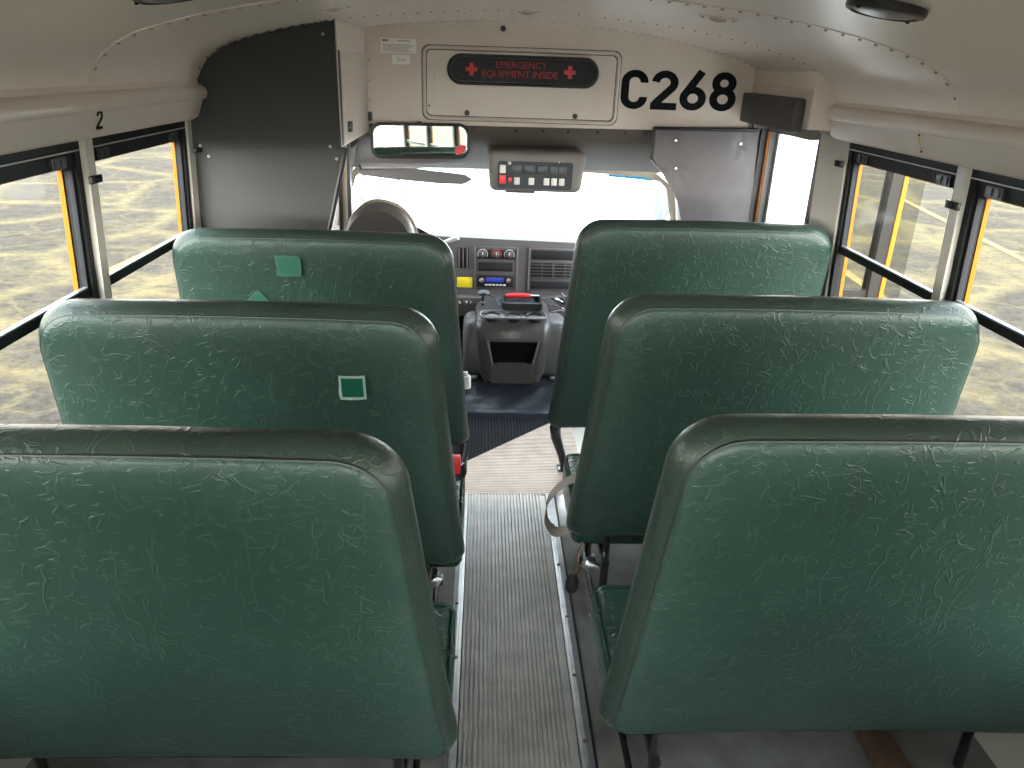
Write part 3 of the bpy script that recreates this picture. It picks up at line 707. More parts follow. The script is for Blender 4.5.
bm = BM(); ring_plate(bm, [ws(x, t_, -0.012) for x, t_ in outer], [ws(x, t_, -0.012) for x, t_ in out], (0, 0.014, 0.014)); obj('frame', bm, M['pillar'], root)
def pillar(n, pts, r, lab, m='pillar'):
    bm = BM(); tube(bm, pts, r, 10); return struct('trim_%d' % n, bm, M[m], lab)
pillar(7, [(-0.62, 3.56, 1.29), (-0.68, 3.9, 1.18), (-0.73, 4.15, 1.05), (-0.80, 4.35, 0.85), (-0.93, 4.72, 0.5)], [0.06, 0.05, 0.035, 0.03, 0.03], 'grey left windshield pillar trim behind the driver', 'headliner')
pillar(8, [(1.00, 4.10, 1.10), (1.06, 4.22, 1.0), (1.13, 4.42, 0.84), (1.25, 4.75, 0.5)], [0.03, 0.028, 0.028, 0.03], 'pale right windshield pillar trim beside the grey padded panel')
bm = BM(); prism(bm, [(-0.672, 3.47, -0.01), (-0.592, 3.47, -0.01), (-0.592, 3.47, 1.30), (-0.640, 3.47, 1.30)], (0, 0.05, 0)); struct('trim_9', bm, M['cabgrey'], 'grey post beside the driver window')
bm = BM(); tube(bm, [(-0.62, 3.46, 0.85), (-0.615, 3.46, 1.1), (-0.605, 3.46, 1.30)], 0.010, 8); struct('trim_10', bm, M['pillar'], 'pale edge strip on the post beside the driver window')
# driver's door with its window
bm = BM(); box(bm, -0.93, -0.88, 3.45, 4.60, -0.02, 0.62); box(bm, -0.90, -0.84, 3.45, 3.55, 0.62, 1.2, 0.01); box(bm, -0.90, -0.70, 3.45, 4.2, 1.22, 1.30, 0.01)
dd = struct('door_1', bm, M['cabgrey'], 'driver door of the cab')
bm = BM(); box(bm, -0.895, -0.890, 3.55, 4.55, 0.62, 1.22); obj('window_pane', bm, M['dglass'], dd, smooth=False)
bm = BM(); box(bm, 1.26, 1.31, 3.50, 4.60, -0.02, 0.55); struct('wall_cab', bm, M['cabgrey'], 'right cab side under the windshield pillar')
bm = BM(); box(bm, -0.95, 1.30, 4.78, 4.83, -0.02, 0.50); struct('wall_firewall', bm, M['dashdark'], 'firewall behind the dashboard')

# right: padded panel, entrance header box, bump pad, entrance door
t = thing('padded_panel', 'grey buttoned vinyl pad on the bulkhead beside the entrance', 'pad', (0.95, Y_BULK, 0.55))
bm = BM()
pts = [(0.728, 1.368), (1.190, 1.374), (1.262, 0.55), (0.99, 0.55), (0.905, 0.93), (0.865, 1.06), (0.825, 1.14), (0.728, 1.235)]
nn = 0
prism(bm, [(x - 0.95, -0.036, z - 0.55) for x, z in pts], (0, 0.034, 0))
bmesh.ops.bevel(bm, geom=[e for e in bm.edges if abs(e.verts[0].co.y + 0.036) < 1e-5 and abs(e.verts[1].co.y + 0.036) < 1e-5], offset=0.010, segments=3, affect='EDGES')
for ax_, n_ in ((0, 60), (2, 90)):
    for q in range(1, n_):
        c_ = (-0.25 + 0.58 * q / n_) if ax_ == 0 else 0.83 * q / n_
        fs_ = [f for f in bm.faces if f.calc_center_median().y < -0.0355]
        g_ = list({e for f in fs_ for e in f.edges} | {v for f in fs_ for v in f.verts}) + fs_
        bmesh.ops.bisect_plane(bm, geom=g_, plane_co=(c_, 0, 0) if ax_ == 0 else (0, 0, c_), plane_no=(1, 0, 0) if ax_ == 0 else (0, 0, 1))
for v in bm.verts:
    if v.co.y < -0.0355:
        dy = 0.0005 * math.sin(v.co.x * 31 + v.co.z * 17) + 0.0003 * math.sin(v.co.x * 70 - v.co.z * 45)
        for bx, bz, amp in ((0.828, 1.318, 0.009), (1.115, 1.313, 0.006), (0.842, 1.200, 0.004)):
            dx_, dz_ = v.co.x + 0.95 - bx, v.co.z + 0.55 - bz; rr = math.hypot(dx_, dz_); th = math.atan2(dz_, dx_)
            dy += amp * math.exp(-(rr / 0.022) ** 2) + amp * 0.28 * math.exp(-(rr / 0.06) ** 2) * math.cos(th * 7 + 1) * min(1, rr / 0.012)
        v.co.y += max(-0.002, dy)
obj('pad', bm, M['pad'], t)
for x, z in ((0.828, 1.318), (1.115, 1.313), (0.842, 1.200)):
    bm = BM(); lathe(bm, [(0.008, -0.028), (0.008, -0.037), (0.006, -0.040), (0, -0.041)], (x - 0.95, 0, z - 0.55), 'y', 14); obj('button', bm, M['steel'], t)
bm = BM(); tube(bm, [(0.731 - 0.95, -0.030, 1.235 - 0.55), (0.731 - 0.95, -0.032, 1.368 - 0.55), (1.184 - 0.95, -0.032, 1.374 - 0.55)], 0.006, 8); obj('piping', bm, M['black'], t)
# header box above the entrance
t = thing('entrance_header', 'beige boxed header over the entrance at the right', 'header', (1.19, 3.15, 1.42))
bm = BM()
pts = [(1.145, 1.42)] + prof_pts(1.145, 1.218, 6, -0.003) + [(1.262, 1.50), (1.262, 1.42)]
prism(bm, [(x - 1.19, 2.83 - 3.15, z - 1.42) for x, z in pts], (0, 0.668, 0)); obj('body', bm, M['beige'], t, ang=30)
bm = BM(); box(bm, -0.049, -0.044, -0.318, 0.348, 0.130, 0.137, 0.001); obj('fold', bm, M['beige'], t)
for i in range(14):
    bm = BM(); lathe(bm, [(0.0035, 0), (0.002, -0.002), (0, -0.002)], (-0.045, -0.29 + i * 0.045, 0.185), 'x', 6); obj('rivet', bm, M['beige'], t)
t = thing('bump_pad', 'dark grey padded bump bar across the top of the entrance', 'pad', (1.121, 3.18, 1.405))
bm = BM(); box(bm, -0.022, 0.022, -0.30, 0.30, 0.0, 0.118, 0.010, 3); obj('pad', bm, mat('bump_vinyl', (0.045, 0.040, 0.042, 1), 0.5, bump=0.2, scale=300), t)
# entrance door frame
bm = BM(); box(bm, 1.225, 1.30, 3.005, 3.46, 1.372, 1.43); box(bm, 1.23, 1.30, 3.43, 3.50, -0.3, 1.38); box(bm, 1.165, 1.30, 3.475, 3.498, 1.377, 1.47); box(bm, 1.15, 1.25, 3.499, 3.515, 0.1, 1.40); box(bm, 1.262, 1.30, 2.97, 3.0, -0.3, 1.40)
d2 = struct('door_2', bm, M['cabgrey'], 'entrance door at the front right with dusty white glass')
bm = BM(); box(bm, 1.200, 1.224, 3.462, 3.476, 0.1, 1.375); obj('seal', bm, M['rubber'], d2)
bm = BM(); box(bm, 1.226, 1.244, 3.440, 3.456, 0.1, 1.37); obj('edge_strip', bm, M['orange'], d2)
bm = BM(); box(bm, 1.262, 1.268, 3.02, 3.40, 0.25, 1.372); obj('glass_pane', bm, M['dglass'], d2, smooth=False)
bm = BM(); box(bm, 1.255, 1.275, 3.395, 3.43, -0.3, 1.372); box(bm, 1.255, 1.275, 3.005, 3.40, -0.3, 0.25); obj('leaf_frame', bm, M['alu'], d2)
# folded leaf outside, seen through the front right window
t = thing('door_leaf', 'folded grey door leaf with yellow edge outside the front right window', 'door', (1.40, 2.99, -0.3))
bm = BM(); box(bm, 0.16, 0.215, -0.03, 0.03, 0, 1.72); box(bm, -0.06, 0.17, -0.02, 0.02, 0, 1.10); box(bm, -0.06, -0.02, -0.02, 0.02, 1.10, 1.72); box(bm, -0.03, 0.17, -0.02, 0.02, 1.68, 1.72); obj('leaf_frame', bm, M['pad_dark'], t)
bm = BM(); box(bm, 0.205, 0.222, -0.034, -0.012, 0, 1.72); obj('edge_strip', bm, M['yellow'], t)
bm = BM(); box(bm, -0.02, 0.16, -0.003, 0.003, 1.10, 1.68); obj('glass_pane', bm, M['glass'], t, smooth=False)
bm = BM(); box(bm, 0.222, 0.30, -0.015, 0.01, 0, 1.72); obj('wing_pane', bm, M['glass'], t)

# ------------------------------------------------------------------ ceiling lamps and wire covers
def ceiling_lamp(x, y, lab):
    d = x - CX; z = ceil_z(d); e = 0.05; slope = math.atan2(ceil_z(d + e) - ceil_z(d - e), 2 * e)
    t = thing('dome_lamp', lab, 'ceiling lamp', (x, y, z - 0.004), 'dome lamps on the ceiling'); t.rotation_euler = (0, -slope, 0); t.scale = (0.88, 0.88, 0.88)
    bm = BM(); lathe(bm, [(0.082, 0.004), (0.083, -0.004), (0.080, -0.011), (0.072, -0.014), (0.068, -0.011), (0.068, 0.0), (0.0, 0.0)], (0, 0, 0), 'z', 40); obj('bezel', bm, M['black'], t)
    bm = BM(); lathe(bm, [(0.069, -0.009), (0.058, -0.013), (0.04, -0.016), (0.02, -0.018), (0.0, -0.018)], (0, 0, 0), 'z', 40); obj('lens', bm, M['lamp'], t)
    for a in (0.4, 3.5): 
        bm = BM(); lathe(bm, [(0.005, -0.012), (0.004, -0.016), (0, -0.017)], (0.076 * math.cos(a), 0.076 * math.sin(a), 0), 'z', 10); obj('screw', bm, M['dark'], t)
ceiling_lamp(0.742, 1.565, 'black rimmed round dome lamp on the ceiling at the right')
ceiling_lamp(-0.590, 1.620, 'black rimmed round dome lamp on the ceiling at the left, cut by the view')
def wire_cover(x, y, lab, w=0.085):
    d = x - CX; z = ceil_z(d); e = 0.05; slope = math.atan2(ceil_z(d + e) - ceil_z(d - e), 2 * e)
    t = thing('wire_cover', lab, 'cover plate', (x, y, z - 0.002), 'small riveted cover plates on the ceiling'); t.rotation_euler = (0, -slope, 0)
    bm = BM(); prism(bm, [(a, b, 0) for a, b in rrect(w, 0.055, 0.02, 5)], (0, 0, -0.004)); obj('plate', bm, M['beige'], t)
    bm = BM(); lathe(bm, [(0.018, -0.003), (0.014, -0.010), (0, -0.013)], (0, 0, 0), 'z', 14, 1.5, 0.7); obj('boss', bm, M['rivet'], t)
    for a in (-0.4, 0.4):
        bm = BM(); lathe(bm, [(0.005, -0.004), (0.003, -0.007), (0, -0.007)], (a * w, 0, 0), 'z', 8); obj('rivet', bm, M['rivet'], t)
wire_cover(0.63, 2.30, 'small riveted cover plate on the ceiling above the 68 of the lettering', 0.11)
wire_cover(0.132, 2.88, 'small riveted cover plate on the ceiling above the locker', 0.07)
wire_cover(-0.43, 2.40, 'small riveted cover plate on the ceiling above the overhead cabinet', 0.10)

# ------------------------------------------------------------------ mirror, visor, switch box
t = thing('rearview_mirror', 'wide black framed interior mirror below the bulkhead at the left', 'mirror', (-0.278, 3.43, 1.288))
t.rotation_euler = (math.radians(-1.2), 0, math.radians(12))
mo = rrect(0.424, 0.146, 0.045, 8); mi = rrect(0.400, 0.122, 0.036, 8)
bm = BM(); ring_plate(bm, yc(mo, -0.012), yc(mi, -0.014), (0, 0.026, 0)); prism(bm, yc(rrect(0.418, 0.14, 0.043, 8), 0.004), (0, 0.012, 0)); obj('frame', bm, M['black'], t)
bm = BM(); prism(bm, yc(rrect(0.404, 0.126, 0.037, 8), -0.006), (0, 0.006, 0)); gl_ = obj('mirror_glass', bm, M['mirror'], t, smooth=False)
bm = BM(); prism(bm, [(0.152, -0.0085, -0.058), (0.176, -0.0085, -0.052), (0.194, -0.0085, -0.035), (0.197, -0.0085, -0.018), (0.168, -0.0085, -0.014), (0.150, -0.0085, -0.03)], (0, 0.002, 0)); obj('corner_reflection', bm, M['red'], gl_, smooth=False)  # flat red plate painted in for a red reflection on the glass
bm = BM(); tube(bm, [(0, 0.014, 0.03), (0, 0.03, 0.05), (0, 0.035, 0.075)], 0.012, 8); obj('bracket', bm, M['black'], t)
t = thing('sun_visor', 'grey sun visor hanging above the windshield behind the mirror', 'sun visor', (-0.355, 4.10, 1.062))
bm = BM()
vp = [(1.43 * a_, 1.1 * b_) for a_, b_ in ((-0.21, 0.015), (-0.205, -0.012), (-0.10, -0.026), (0.10, -0.042), (0.17, -0.042), (0.205, -0.018), (0.175, 0.004), (0.0, 0.024))]
prism(bm, [(x, -0.012, z) for x, z in vp], (0, 0.024, 0)); bmesh.ops.bevel(bm, geom=list(bm.edges), offset=0.005, segments=2, affect='EDGES')
obj('board', bm, M['cabgrey'], t)
bm = BM(); tube(bm, [(-0.285, 0, 0.012), (-0.295, 0.0, 0.04), (-0.285, 0.02, 0.06)], 0.006, 8); obj('hinge_arm', bm, M['black'], t)
bm = BM(); tube(bm, [(0.25, 0, 0.0), (0.25, 0.005, 0.03)], 0.004, 6); obj('pin', bm, M['dash'], t)

t = thing('switch_box', 'grey overhead switch box with rocker switches over the windshield', 'switch box', (0.222, 3.48, 1.085))
bm = BM()
def tap(c):
    k = (c.z) / 0.175; f = 0.93 + 0.07 * k
    return ((c.x) * f, c.y + (0.025 if c.y < 0 and c.z < 0.1 else 0) * 1.0, c.z)
box(bm, -0.216, 0.216, -0.085, 0.30, 0.0, 0.175, 0.028, 4, taper=tap); obj('housing', bm, M['cabgrey'], t, ang=50)
rotp = Matrix.Rotation(math.radians(-7.5), 3, 'X')
fy = lambda z: -0.0615 - 0.022 * (z / 0.175)
bm = BM(); prism(bm, [(x, fy(z + 0.075) - 0.003, z + 0.075) for x, z in rrect(0.325, 0.118, 0.012, 5, -0.005, 0)], (0, 0.006, 0)); pn = obj('switch_panel', bm, M['switch_d'], t)
def sw(x, z, w, h, m, name='switch', par=None):
    bm = BM(); box(bm, x - w / 2, x + w / 2, fy(z) - 0.009, fy(z) - 0.002, z - h / 2, z + h / 2, 0.002); return obj(name, bm, m, par or t)
for i, x in enumerate((-0.085, -0.030, 0.025, 0.075, 0.112)):
    sw(x, 0.101, 0.046 if i < 3 else 0.034, 0.034, M['switch_d'])
sw(-0.146, 0.100, 0.026, 0.034, M['switch_w'])['label'] = 'white rocker switch'
sw(-0.146, 0.055, 0.028, 0.036, M['red'])['label'] = 'red rocker switch'
sw(-0.113, 0.055, 0.014, 0.018, M['red'], 'pilot_light')
for x in (-0.083, -0.020, 0.046, 0.079, 0.112): sw(x, 0.050, 0.024, 0.030, M['switch_w'])['label'] = 'white rocker switch'
bm = BM(); bmesh.ops.create_icosphere(bm, subdivisions=2, radius=0.008, matrix=Matrix.Translation((-0.118, fy(0.126) - 0.004, 0.126))); obj('pilot_light', bm, M['switch_w'], t)
bm = BM(); tube(bm, [(0.090, fy(0.1) - 0.006, 0.128), (0.095, fy(0.1) - 0.022, 0.136)], 0.003, 6); obj('toggle', bm, M['steel'], t)
bm = BM(); box(bm, -0.13, 0.0, -0.05, 0.0, -0.006, 0.002, 0.002); obj('bottom_lip', bm, M['dash'], t)

# ------------------------------------------------------------------ dashboard
t = thing('dashboard', 'grey van dashboard with vents and radio under the windshield', 'dashboard', (0.18, 4.30, 0.014))
bm = BM()   # body: profile swept across
pr = [(-0.02, 0.30), (0.0, 0.36), (0.0, 0.635), (0.012, 0.680), (0.05, 0.695), (0.25, 0.62), (0.44, 0.52), (0.44, 0.20), (0.1, 0.20)]
xs = [-1.02, -0.8, -0.45, -0.2, 0, 0.2, 0.4, 0.6, 0.8, 1.0, 1.08]
rows = [[bm.verts.new((x, y + 0.03 * max(0, (x + 0.1)) ** 2 + (0.06 if abs(x) > 1.0 else 0), z - 0.025 * (x + 0.35) * (1 if z > 0.55 else 0))) for y, z in pr] for x in xs]
for A, B in zip(rows, rows[1:]):
    for i in range(len(pr)): j = (i + 1) % len(pr); bm.faces.new((A[i], A[j], B[j], B[i]))
bm.faces.new(rows[0]); bm.faces.new(rows[-1][::-1])
obj('body', bm, M['dash'], t, ang=40)
def fbox(name, x0, x1, z0, z1, d0, d1, m, par=t, bev=0.003):
    bm = BM(); box(bm, x0 - 0.18, x1 - 0.18, -d1, -d0, z0, z1, bev); return obj(name, bm, m, par)
st = fbox('centre_stack', -0.052, 0.196, 0.385, 0.632, -0.004, 0.006, M['dash'])
fbox('stack_edge', -0.052, -0.044, 0.385, 0.630, 0.004, 0.010, M['cabgrey'], st, 0.001); fbox('stack_edge', 0.188, 0.196, 0.385, 0.625, 0.004, 0.010, M['cabgrey'], st, 0.001)
fbox('heater_panel', -0.036, 0.182, 0.562, 0.618, 0.005, 0.009, M['dashdark'], st)
for x in (-0.005, 0.072, 0.146):
    bm = BM(); lathe(bm, [(0.020, -0.008), (0.018, -0.022), (0.012, -0.026), (0, -0.026)], (x - 0.18, 0, 0.590), 'y', 18); kn = obj('knob', bm, M['dash'], st)
    bm = BM()
    pa = arc(x - 0.18, 0.590, 0.028, 0.028, -30, 210, 14); ribbon(bm, pa, 0.004, lambda u, v, d: (u, -0.0095 - d, v), 0.0006); obj('dial_marks', bm, M['red'] if x == 0.072 else M['switch_w'], kn, smooth=False)
    bm = BM(); box(bm, x - 0.183, x - 0.177, -0.028, -0.025, 0.590, 0.606); obj('pointer', bm, M['switch_w'], kn)
fbox('display_slot', -0.030, 0.168, 0.492, 0.545, 0.004, 0.009, M['dashdark'], st)
rd = fbox('radio', -0.035, 0.175, 0.400, 0.470, 0.004, 0.012, M['dashdark'], st)
fbox('display', 0.015, 0.120, 0.430, 0.456, 0.011, 0.0135, M['lcd'], rd, 0.001)
for x in (-0.008, 0.145):
    bm = BM(); lathe(bm, [(0.015, -0.010), (0.014, -0.024), (0, -0.025)], (x - 0.18, 0, 0.442), 'y', 16); obj('knob', bm, M['steel'], rd)
for i in range(6): fbox('button', 0.010 + i * 0.021, 0.026 + i * 0.021, 0.408, 0.418, 0.011, 0.0145, M['switch_w'], rd, 0.001)
# vertical vent left of the stack
vl = fbox('side_vent', -0.148, -0.082, 0.505, 0.625, -0.002, 0.006, M['dashdark'])
for i in range(3): fbox('vane', -0.142 + i * 0.023, -0.136 + i * 0.023, 0.510, 0.620, 0.004, 0.012, M['cabgrey'], vl, 0.001)
# right vent panel
vr = fbox('vent_panel', 0.258, 0.535, 0.385, 0.630, -0.004, 0.006, M['dash'])
fbox('panel_edge', 0.258, 0.266, 0.385, 0.630, 0.004, 0.012, M['cabgrey'], vr, 0.001)
fbox('recess', 0.272, 0.525, 0.565, 0.620, 0.004, 0.008, M['dashdark'], vr); fbox('recess', 0.272, 0.525, 0.395, 0.440, 0.004, 0.008, M['dashdark'], vr)
ve = fbox('air_vent', 0.272, 0.525, 0.458, 0.548, 0.004, 0.008, M['dashdark'], vr)
for i in range(5): fbox('vane', 0.274, 0.523, 0.462 + i * 0.018, 0.466 + i * 0.018, 0.007, 0.014, M['dash'], ve, 0.001)
for x in (0.335, 0.395, 0.402, 0.465): fbox('vane', x, x + 0.004, 0.460, 0.546, 0.007, 0.015, M['dash'], ve, 0.001)
lab = fbox('warning_label', -0.150, -0.062, 0.392, 0.452, 0.001, 0.003, M['label_y'], None, 0.0005)
lab.location = (0.18, 4.30, 0.014); tag(lab, 'yellow warning label on the dash under the narrow vent', 'label')
sp = fbox('lower_dash', -0.30, 0.60, 0.24, 0.36, 0.00, 0.09, M['dash'], t, 0.02)
for x in (-0.132, -0.095, -0.072):
    bm = BM(); lathe(bm, [(0.011, -0.09), (0.010, -0.102), (0, -0.104)], (x - 0.18, 0, 0.330), 'y', 14); obj('knob', bm, M['steel'], t)
# engine cover console
t = thing('console', 'dark plastic engine cover console with cup holders and open bin', 'console', (0.165, 3.85, -0.010))
bm = BM()
secs = [(0.0, 0.150, 0.00), (0.06, 0.178, -0.005), (0.20, 0.195, 0.0), (0.29, 0.205, 0.01), (0.335, 0.205, 0.03), (0.36, 0.195, 0.07), (0.372, 0.18, 0.14), (0.378, 0.17, 0.32)]
rows = []
for z, hw, yo in secs:
    ring = [(-hw, 0.335), (-hw, yo + 0.05), (-hw + 0.012, yo + 0.018), (-hw + 0.045, yo), (hw - 0.045, yo), (hw - 0.012, yo + 0.018), (hw, yo + 0.05), (hw, 0.335)]
    rows.append([bm.verts.new((x, y, z)) for x, y in ring])
for A, B in zip(rows, rows[1:]):
    for i in range(7): bm.faces.new((A[i], A[i + 1], B[i + 1], B[i]))
bm.faces.new(rows[-1][1:7]); 
obj('body', bm, M['console'], t, ang=50)
for x in (-0.115, 0.0, 0.115):
    bm = BM(); lathe(bm, [(0.046, 0.010), (0.046, 0.018), (0.038, 0.018), (0.037, -0.02), (0, -0.02)], (x, 0.075, 0.352), 'z', 24); obj('cup_holder', bm, M['dashdark'], t)
    bm = BM(); tube(bm, [(x + 0.044 * math.cos(a), 0.075 + 0.044 * math.sin(a), 0.374) for a in [2 * PI * i / 24 for i in range(24)]], 0.004, 6, True); obj('cup_rim', bm, M['console'], t)
bm = BM()   # open storage bin
oo = [(-0.150, 0.262), (0.150, 0.262), (0.128, 0.02), (-0.128, 0.02)]; ii = [(-0.138, 0.252), (0.138, 0.252), (0.112, 0.125), (-0.112, 0.125)]
ring_plate(bm, [(x, -0.020, z) for x, z in oo], [(x, -0.020, z) for x, z in ii], (0, 0.03, 0)); obj('bin_frame', bm, M['console'], t)
bm = BM(); prism(bm, [(x, -0.004, z) for x, z in ii], (0, 0.004, 0)); obj('bin_opening', bm, M['hole'], t, smooth=False)  # flat black plate, the shaded inside of the bin painted as colour
bm = BM(); prism(bm, [(-0.072, -0.014, 0.135), (0.072, -0.014, 0.135), (0.112, -0.045, 0.13), (-0.112, -0.045, 0.13)], (0, 0, -0.105)); obj('bin_front', bm, M['console'], t)
for q in (-1, 1):
    bm = BM(); tube(bm, [(q * 0.136, -0.022, 0.255), (q * 0.108, -0.026, 0.13), (q * 0.108, -0.03, 0.03)], 0.006, 8); obj('bin_rail', bm, M['cabgrey'], t)
bm = BM(); q = [(x, y, 0.372) for x, y in rrect(0.355, 0.125, 0.05, 6, 0, 0.082)]; tube(bm, q, 0.007, 8, True); obj('shelf_rim', bm, M['cabgrey'], t)
bm = BM(); box(bm, -0.270, 0.300, 0.10, 0.33, 0.0, 0.325, 0.05, 4); obj('engine_cover', bm, M['pad_soft'], t)
for x in (-0.262, 0.215):
    bm = BM(); box(bm, x, x + 0.075, 0.055, 0.085, 0.002, 0.020, 0.004); obj('sill_plate', bm, M['alu'], t)
t = thing('white_packet', 'small white packet on the floor left of the console', 'packet', (-0.085, 3.72, 0.0))
bm = BM(); box(bm, -0.028, 0.030, -0.02, 0.02, 0.004, 0.095, 0.016, 3); obj('pouch', bm, M['white'], t)
bm = BM(); box(bm, -0.012, 0.014, -0.012, 0.012, 0.090, 0.112, 0.004); obj('cap', bm, M['switch_w'], t)
# clutter on the console
t = thing('gear_lever', 'black dash lever with mushroom top left of the red tool', 'lever', (0.0, 4.08, 0.370))
bm = BM(); tube(bm, [(0, 0.0, 0.0), (0.0, -0.02, 0.04), (0.005, -0.03, 0.075)], 0.008, 8); obj('stem', bm, M['black'], t)
bm = BM(); lathe(bm, [(0.0, 0.095), (0.022, 0.09), (0.036, 0.078), (0.030, 0.068), (0, 0.066)], (0.005, -0.03, 0), 'z', 18); obj('grip', bm, M['black'], t)
bm = BM(); bmesh.ops.create_icosphere(bm, subdivisions=2, radius=0.009, matrix=Matrix.Translation((0, -0.012, 0.02))); obj('button', bm, M['switch_w'], t)
t = thing('utility_tray', 'black tray of odds and ends standing on the console', 'tray', (0.215, 4.07, 0.371))
bm = BM()
prism(bm, [(x, y, 0) for x, y in rrect(0.21, 0.17, 0.02, 4)], (0, 0, 0.006)); ring_plate(bm, [(x, y, 0.004) for x, y in rrect(0.22, 0.18, 0.025, 4)], [(x, y, 0.004) for x, y in rrect(0.20, 0.16, 0.018, 4)], (0, 0, 0.035)); obj('tray_body', bm, M['black'], t)
bm = BM(); box(bm, -0.085, 0.07, -0.06, 0.05, 0.005, 0.030, 0.006); obj('pouch', bm, M['dashdark'], t)
bm = BM(); tube(bm, [(-0.08, -0.07, 0.03), (-0.03, -0.085, 0.035), (0.05, -0.08, 0.035), (0.09, -0.06, 0.03)], 0.004, 6); obj('handle', bm, M['steel'], t)
bm = BM(); tube(bm, smooth_path([(-0.19, 0.0, 0.06), (-0.15, -0.03, 0.05), (-0.12, -0.07, 0.02), (-0.085, -0.08, 0.02)]), 0.0035, 6); obj('cable', bm, M['black'], t)
t = thing('red_tool', 'red handled tool lying on the tray in front of the vents', 'tool', (0.19, 4.08, 0.418))
bm = BM(); tube(bm, [(-0.065, 0, 0.006), (-0.02, 0, 0.008), (0.03, 0.0, 0.010), (0.075, 0.004, 0.008)], [0.011, 0.015, 0.014, 0.009], 10); obj('grip', bm, M['red'], t)
bm = BM(); tube(bm, [(0.075, 0.004, 0.008), (0.12, 0.008, 0.007)], 0.004, 8); obj('shaft', bm, M['steel'], t)
t = thing('radio_bracket', 'jumbled steel bracket with cables beside the console', 'bracket', (0.420, 3.95, 0.36))
bm = BM()
for a, b in (((-0.06, 0.0, 0.06), (0.06, 0.02, 0.0)), ((-0.03, -0.03, 0.10), (0.05, 0.02, 0.02)), ((0.0, 0.0, 0.12), (0.03, -0.02, 0.03)), ((-0.05, -0.02, 0.02), (0.02, -0.05, 0.04))):
    tube(bm, [a, ((a[0] + b[0]) / 2 + 0.01, (a[1] + b[1]) / 2, (a[2] + b[2]) / 2 + 0.01), b], 0.006, 6)
obj('steel_arm', bm, M['steel'], t)
bm = BM()
for k in range(3): tube(bm, [(-0.10 + k * 0.05, 0.03, 0.08), (-0.05 + k * 0.05, -0.02, 0.10 + k * 0.01), (0.02 + k * 0.02, -0.03, 0.05), (0.06, 0.0, -0.05 + k * 0.03), (0.05, 0.02, -0.12)], 0.005, 6)
obj('cable', bm, M['black'], t)
bm = BM(); box(bm, -0.02, 0.05, -0.01, 0.04, 0.06, 0.10, 0.006); obj('handset', bm, M['dashdark'], t)

# ------------------------------------------------------------------ driver seat, steering wheel
t = thing('driver_chair', 'grey high-back driver seat with rounded top behind the front left bench', 'driver chair', (-0.44, 3.20, 0.0))
def dome(w, z0, z1, rtop, n=18):
    pts = []
    for i in range(n + 1):
        a = PI * i / n; pts.append((w / 2 * math.cos(a), z1 - rtop + rtop * math.sin(a)))
    return [(w / 2 + 0.06, z0)] + pts + [(-w / 2 - 0.06, z0)]
bm = BM(); out = dome(0.290, 0.42, 1.048, 0.155)
lay = [(-0.000, 0.80), (-0.012, 0.94), (0.01, 1.0), (0.10, 1.0), (0.13, 0.93), (0.14, 0.8)]
rows = []
for y, s in lay: rows.append([bm.verts.new((x * s, y + (1.0 - z) * 0.12, 0.42 + (z - 0.42) * (s * 0.5 + 0.5))) for x, z in out])
for A, B in zip(rows, rows[1:]):
    for i in range(len(out)): j = (i + 1) % len(out); bm.faces.new((A[i], A[j], B[j], B[i]))
bm.faces.new(rows[0]); bm.faces.new(rows[-1][::-1]); obj('backrest', bm, M['cabgrey'], t, ang=60)
bm = BM(); tube(bm, [(x * 1.0, 0.12 + (1.0 - z) * 0.12, z) for x, z in out[1:-1]], 0.010, 8); obj('piping', bm, M['pillar'], t)
bm = BM(); box(bm, -0.24, 0.24, 0.16, 0.62, 0.30, 0.44, 0.04, 3); obj('seat', bm, M['cabgrey'], t)
bm = BM(); box(bm, -0.20, 0.20, 0.10, 0.60, -0.005, 0.30, 0.01); obj('base', bm, M['dashdark'], t)
t = thing('steering_wheel', 'black steering wheel rim peeking past the driver seat', 'steering wheel', (-0.43, 3.98, 0.66))
bm = BM(); Rm = Matrix.Rotation(math.radians(-60), 3, 'X')
tube(bm, [Rm @ Vector((0.20 * math.cos(a), 0.20 * math.sin(a), 0)) for a in [2 * PI * i / 40 for i in range(40)]], 0.014, 8, True); obj('rim', bm, M['black'], t)
bm = BM()
for a in (0.3, PI - 0.3, -PI / 2): tube(bm, [Vector((0, 0, 0)), Rm @ Vector((0.2 * math.cos(a), 0.2 * math.sin(a), 0))], 0.011, 6)
obj('spoke', bm, M['black'], t)
bm = BM(); tube(bm, [(0, 0.0, 0), (0, 0.25, -0.14)], 0.04, 12); obj('column', bm, M['dash'], t)
bm = BM(); tube(bm, [(0.03, 0.10, -0.03), (0.18, 0.07, 0.04), (0.250, 0.05, 0.075), (0.295, 0.03, 0.095)], [0.006, 0.006, 0.011, 0.012], 8); obj('stalk', bm, M['switch_w'], t)

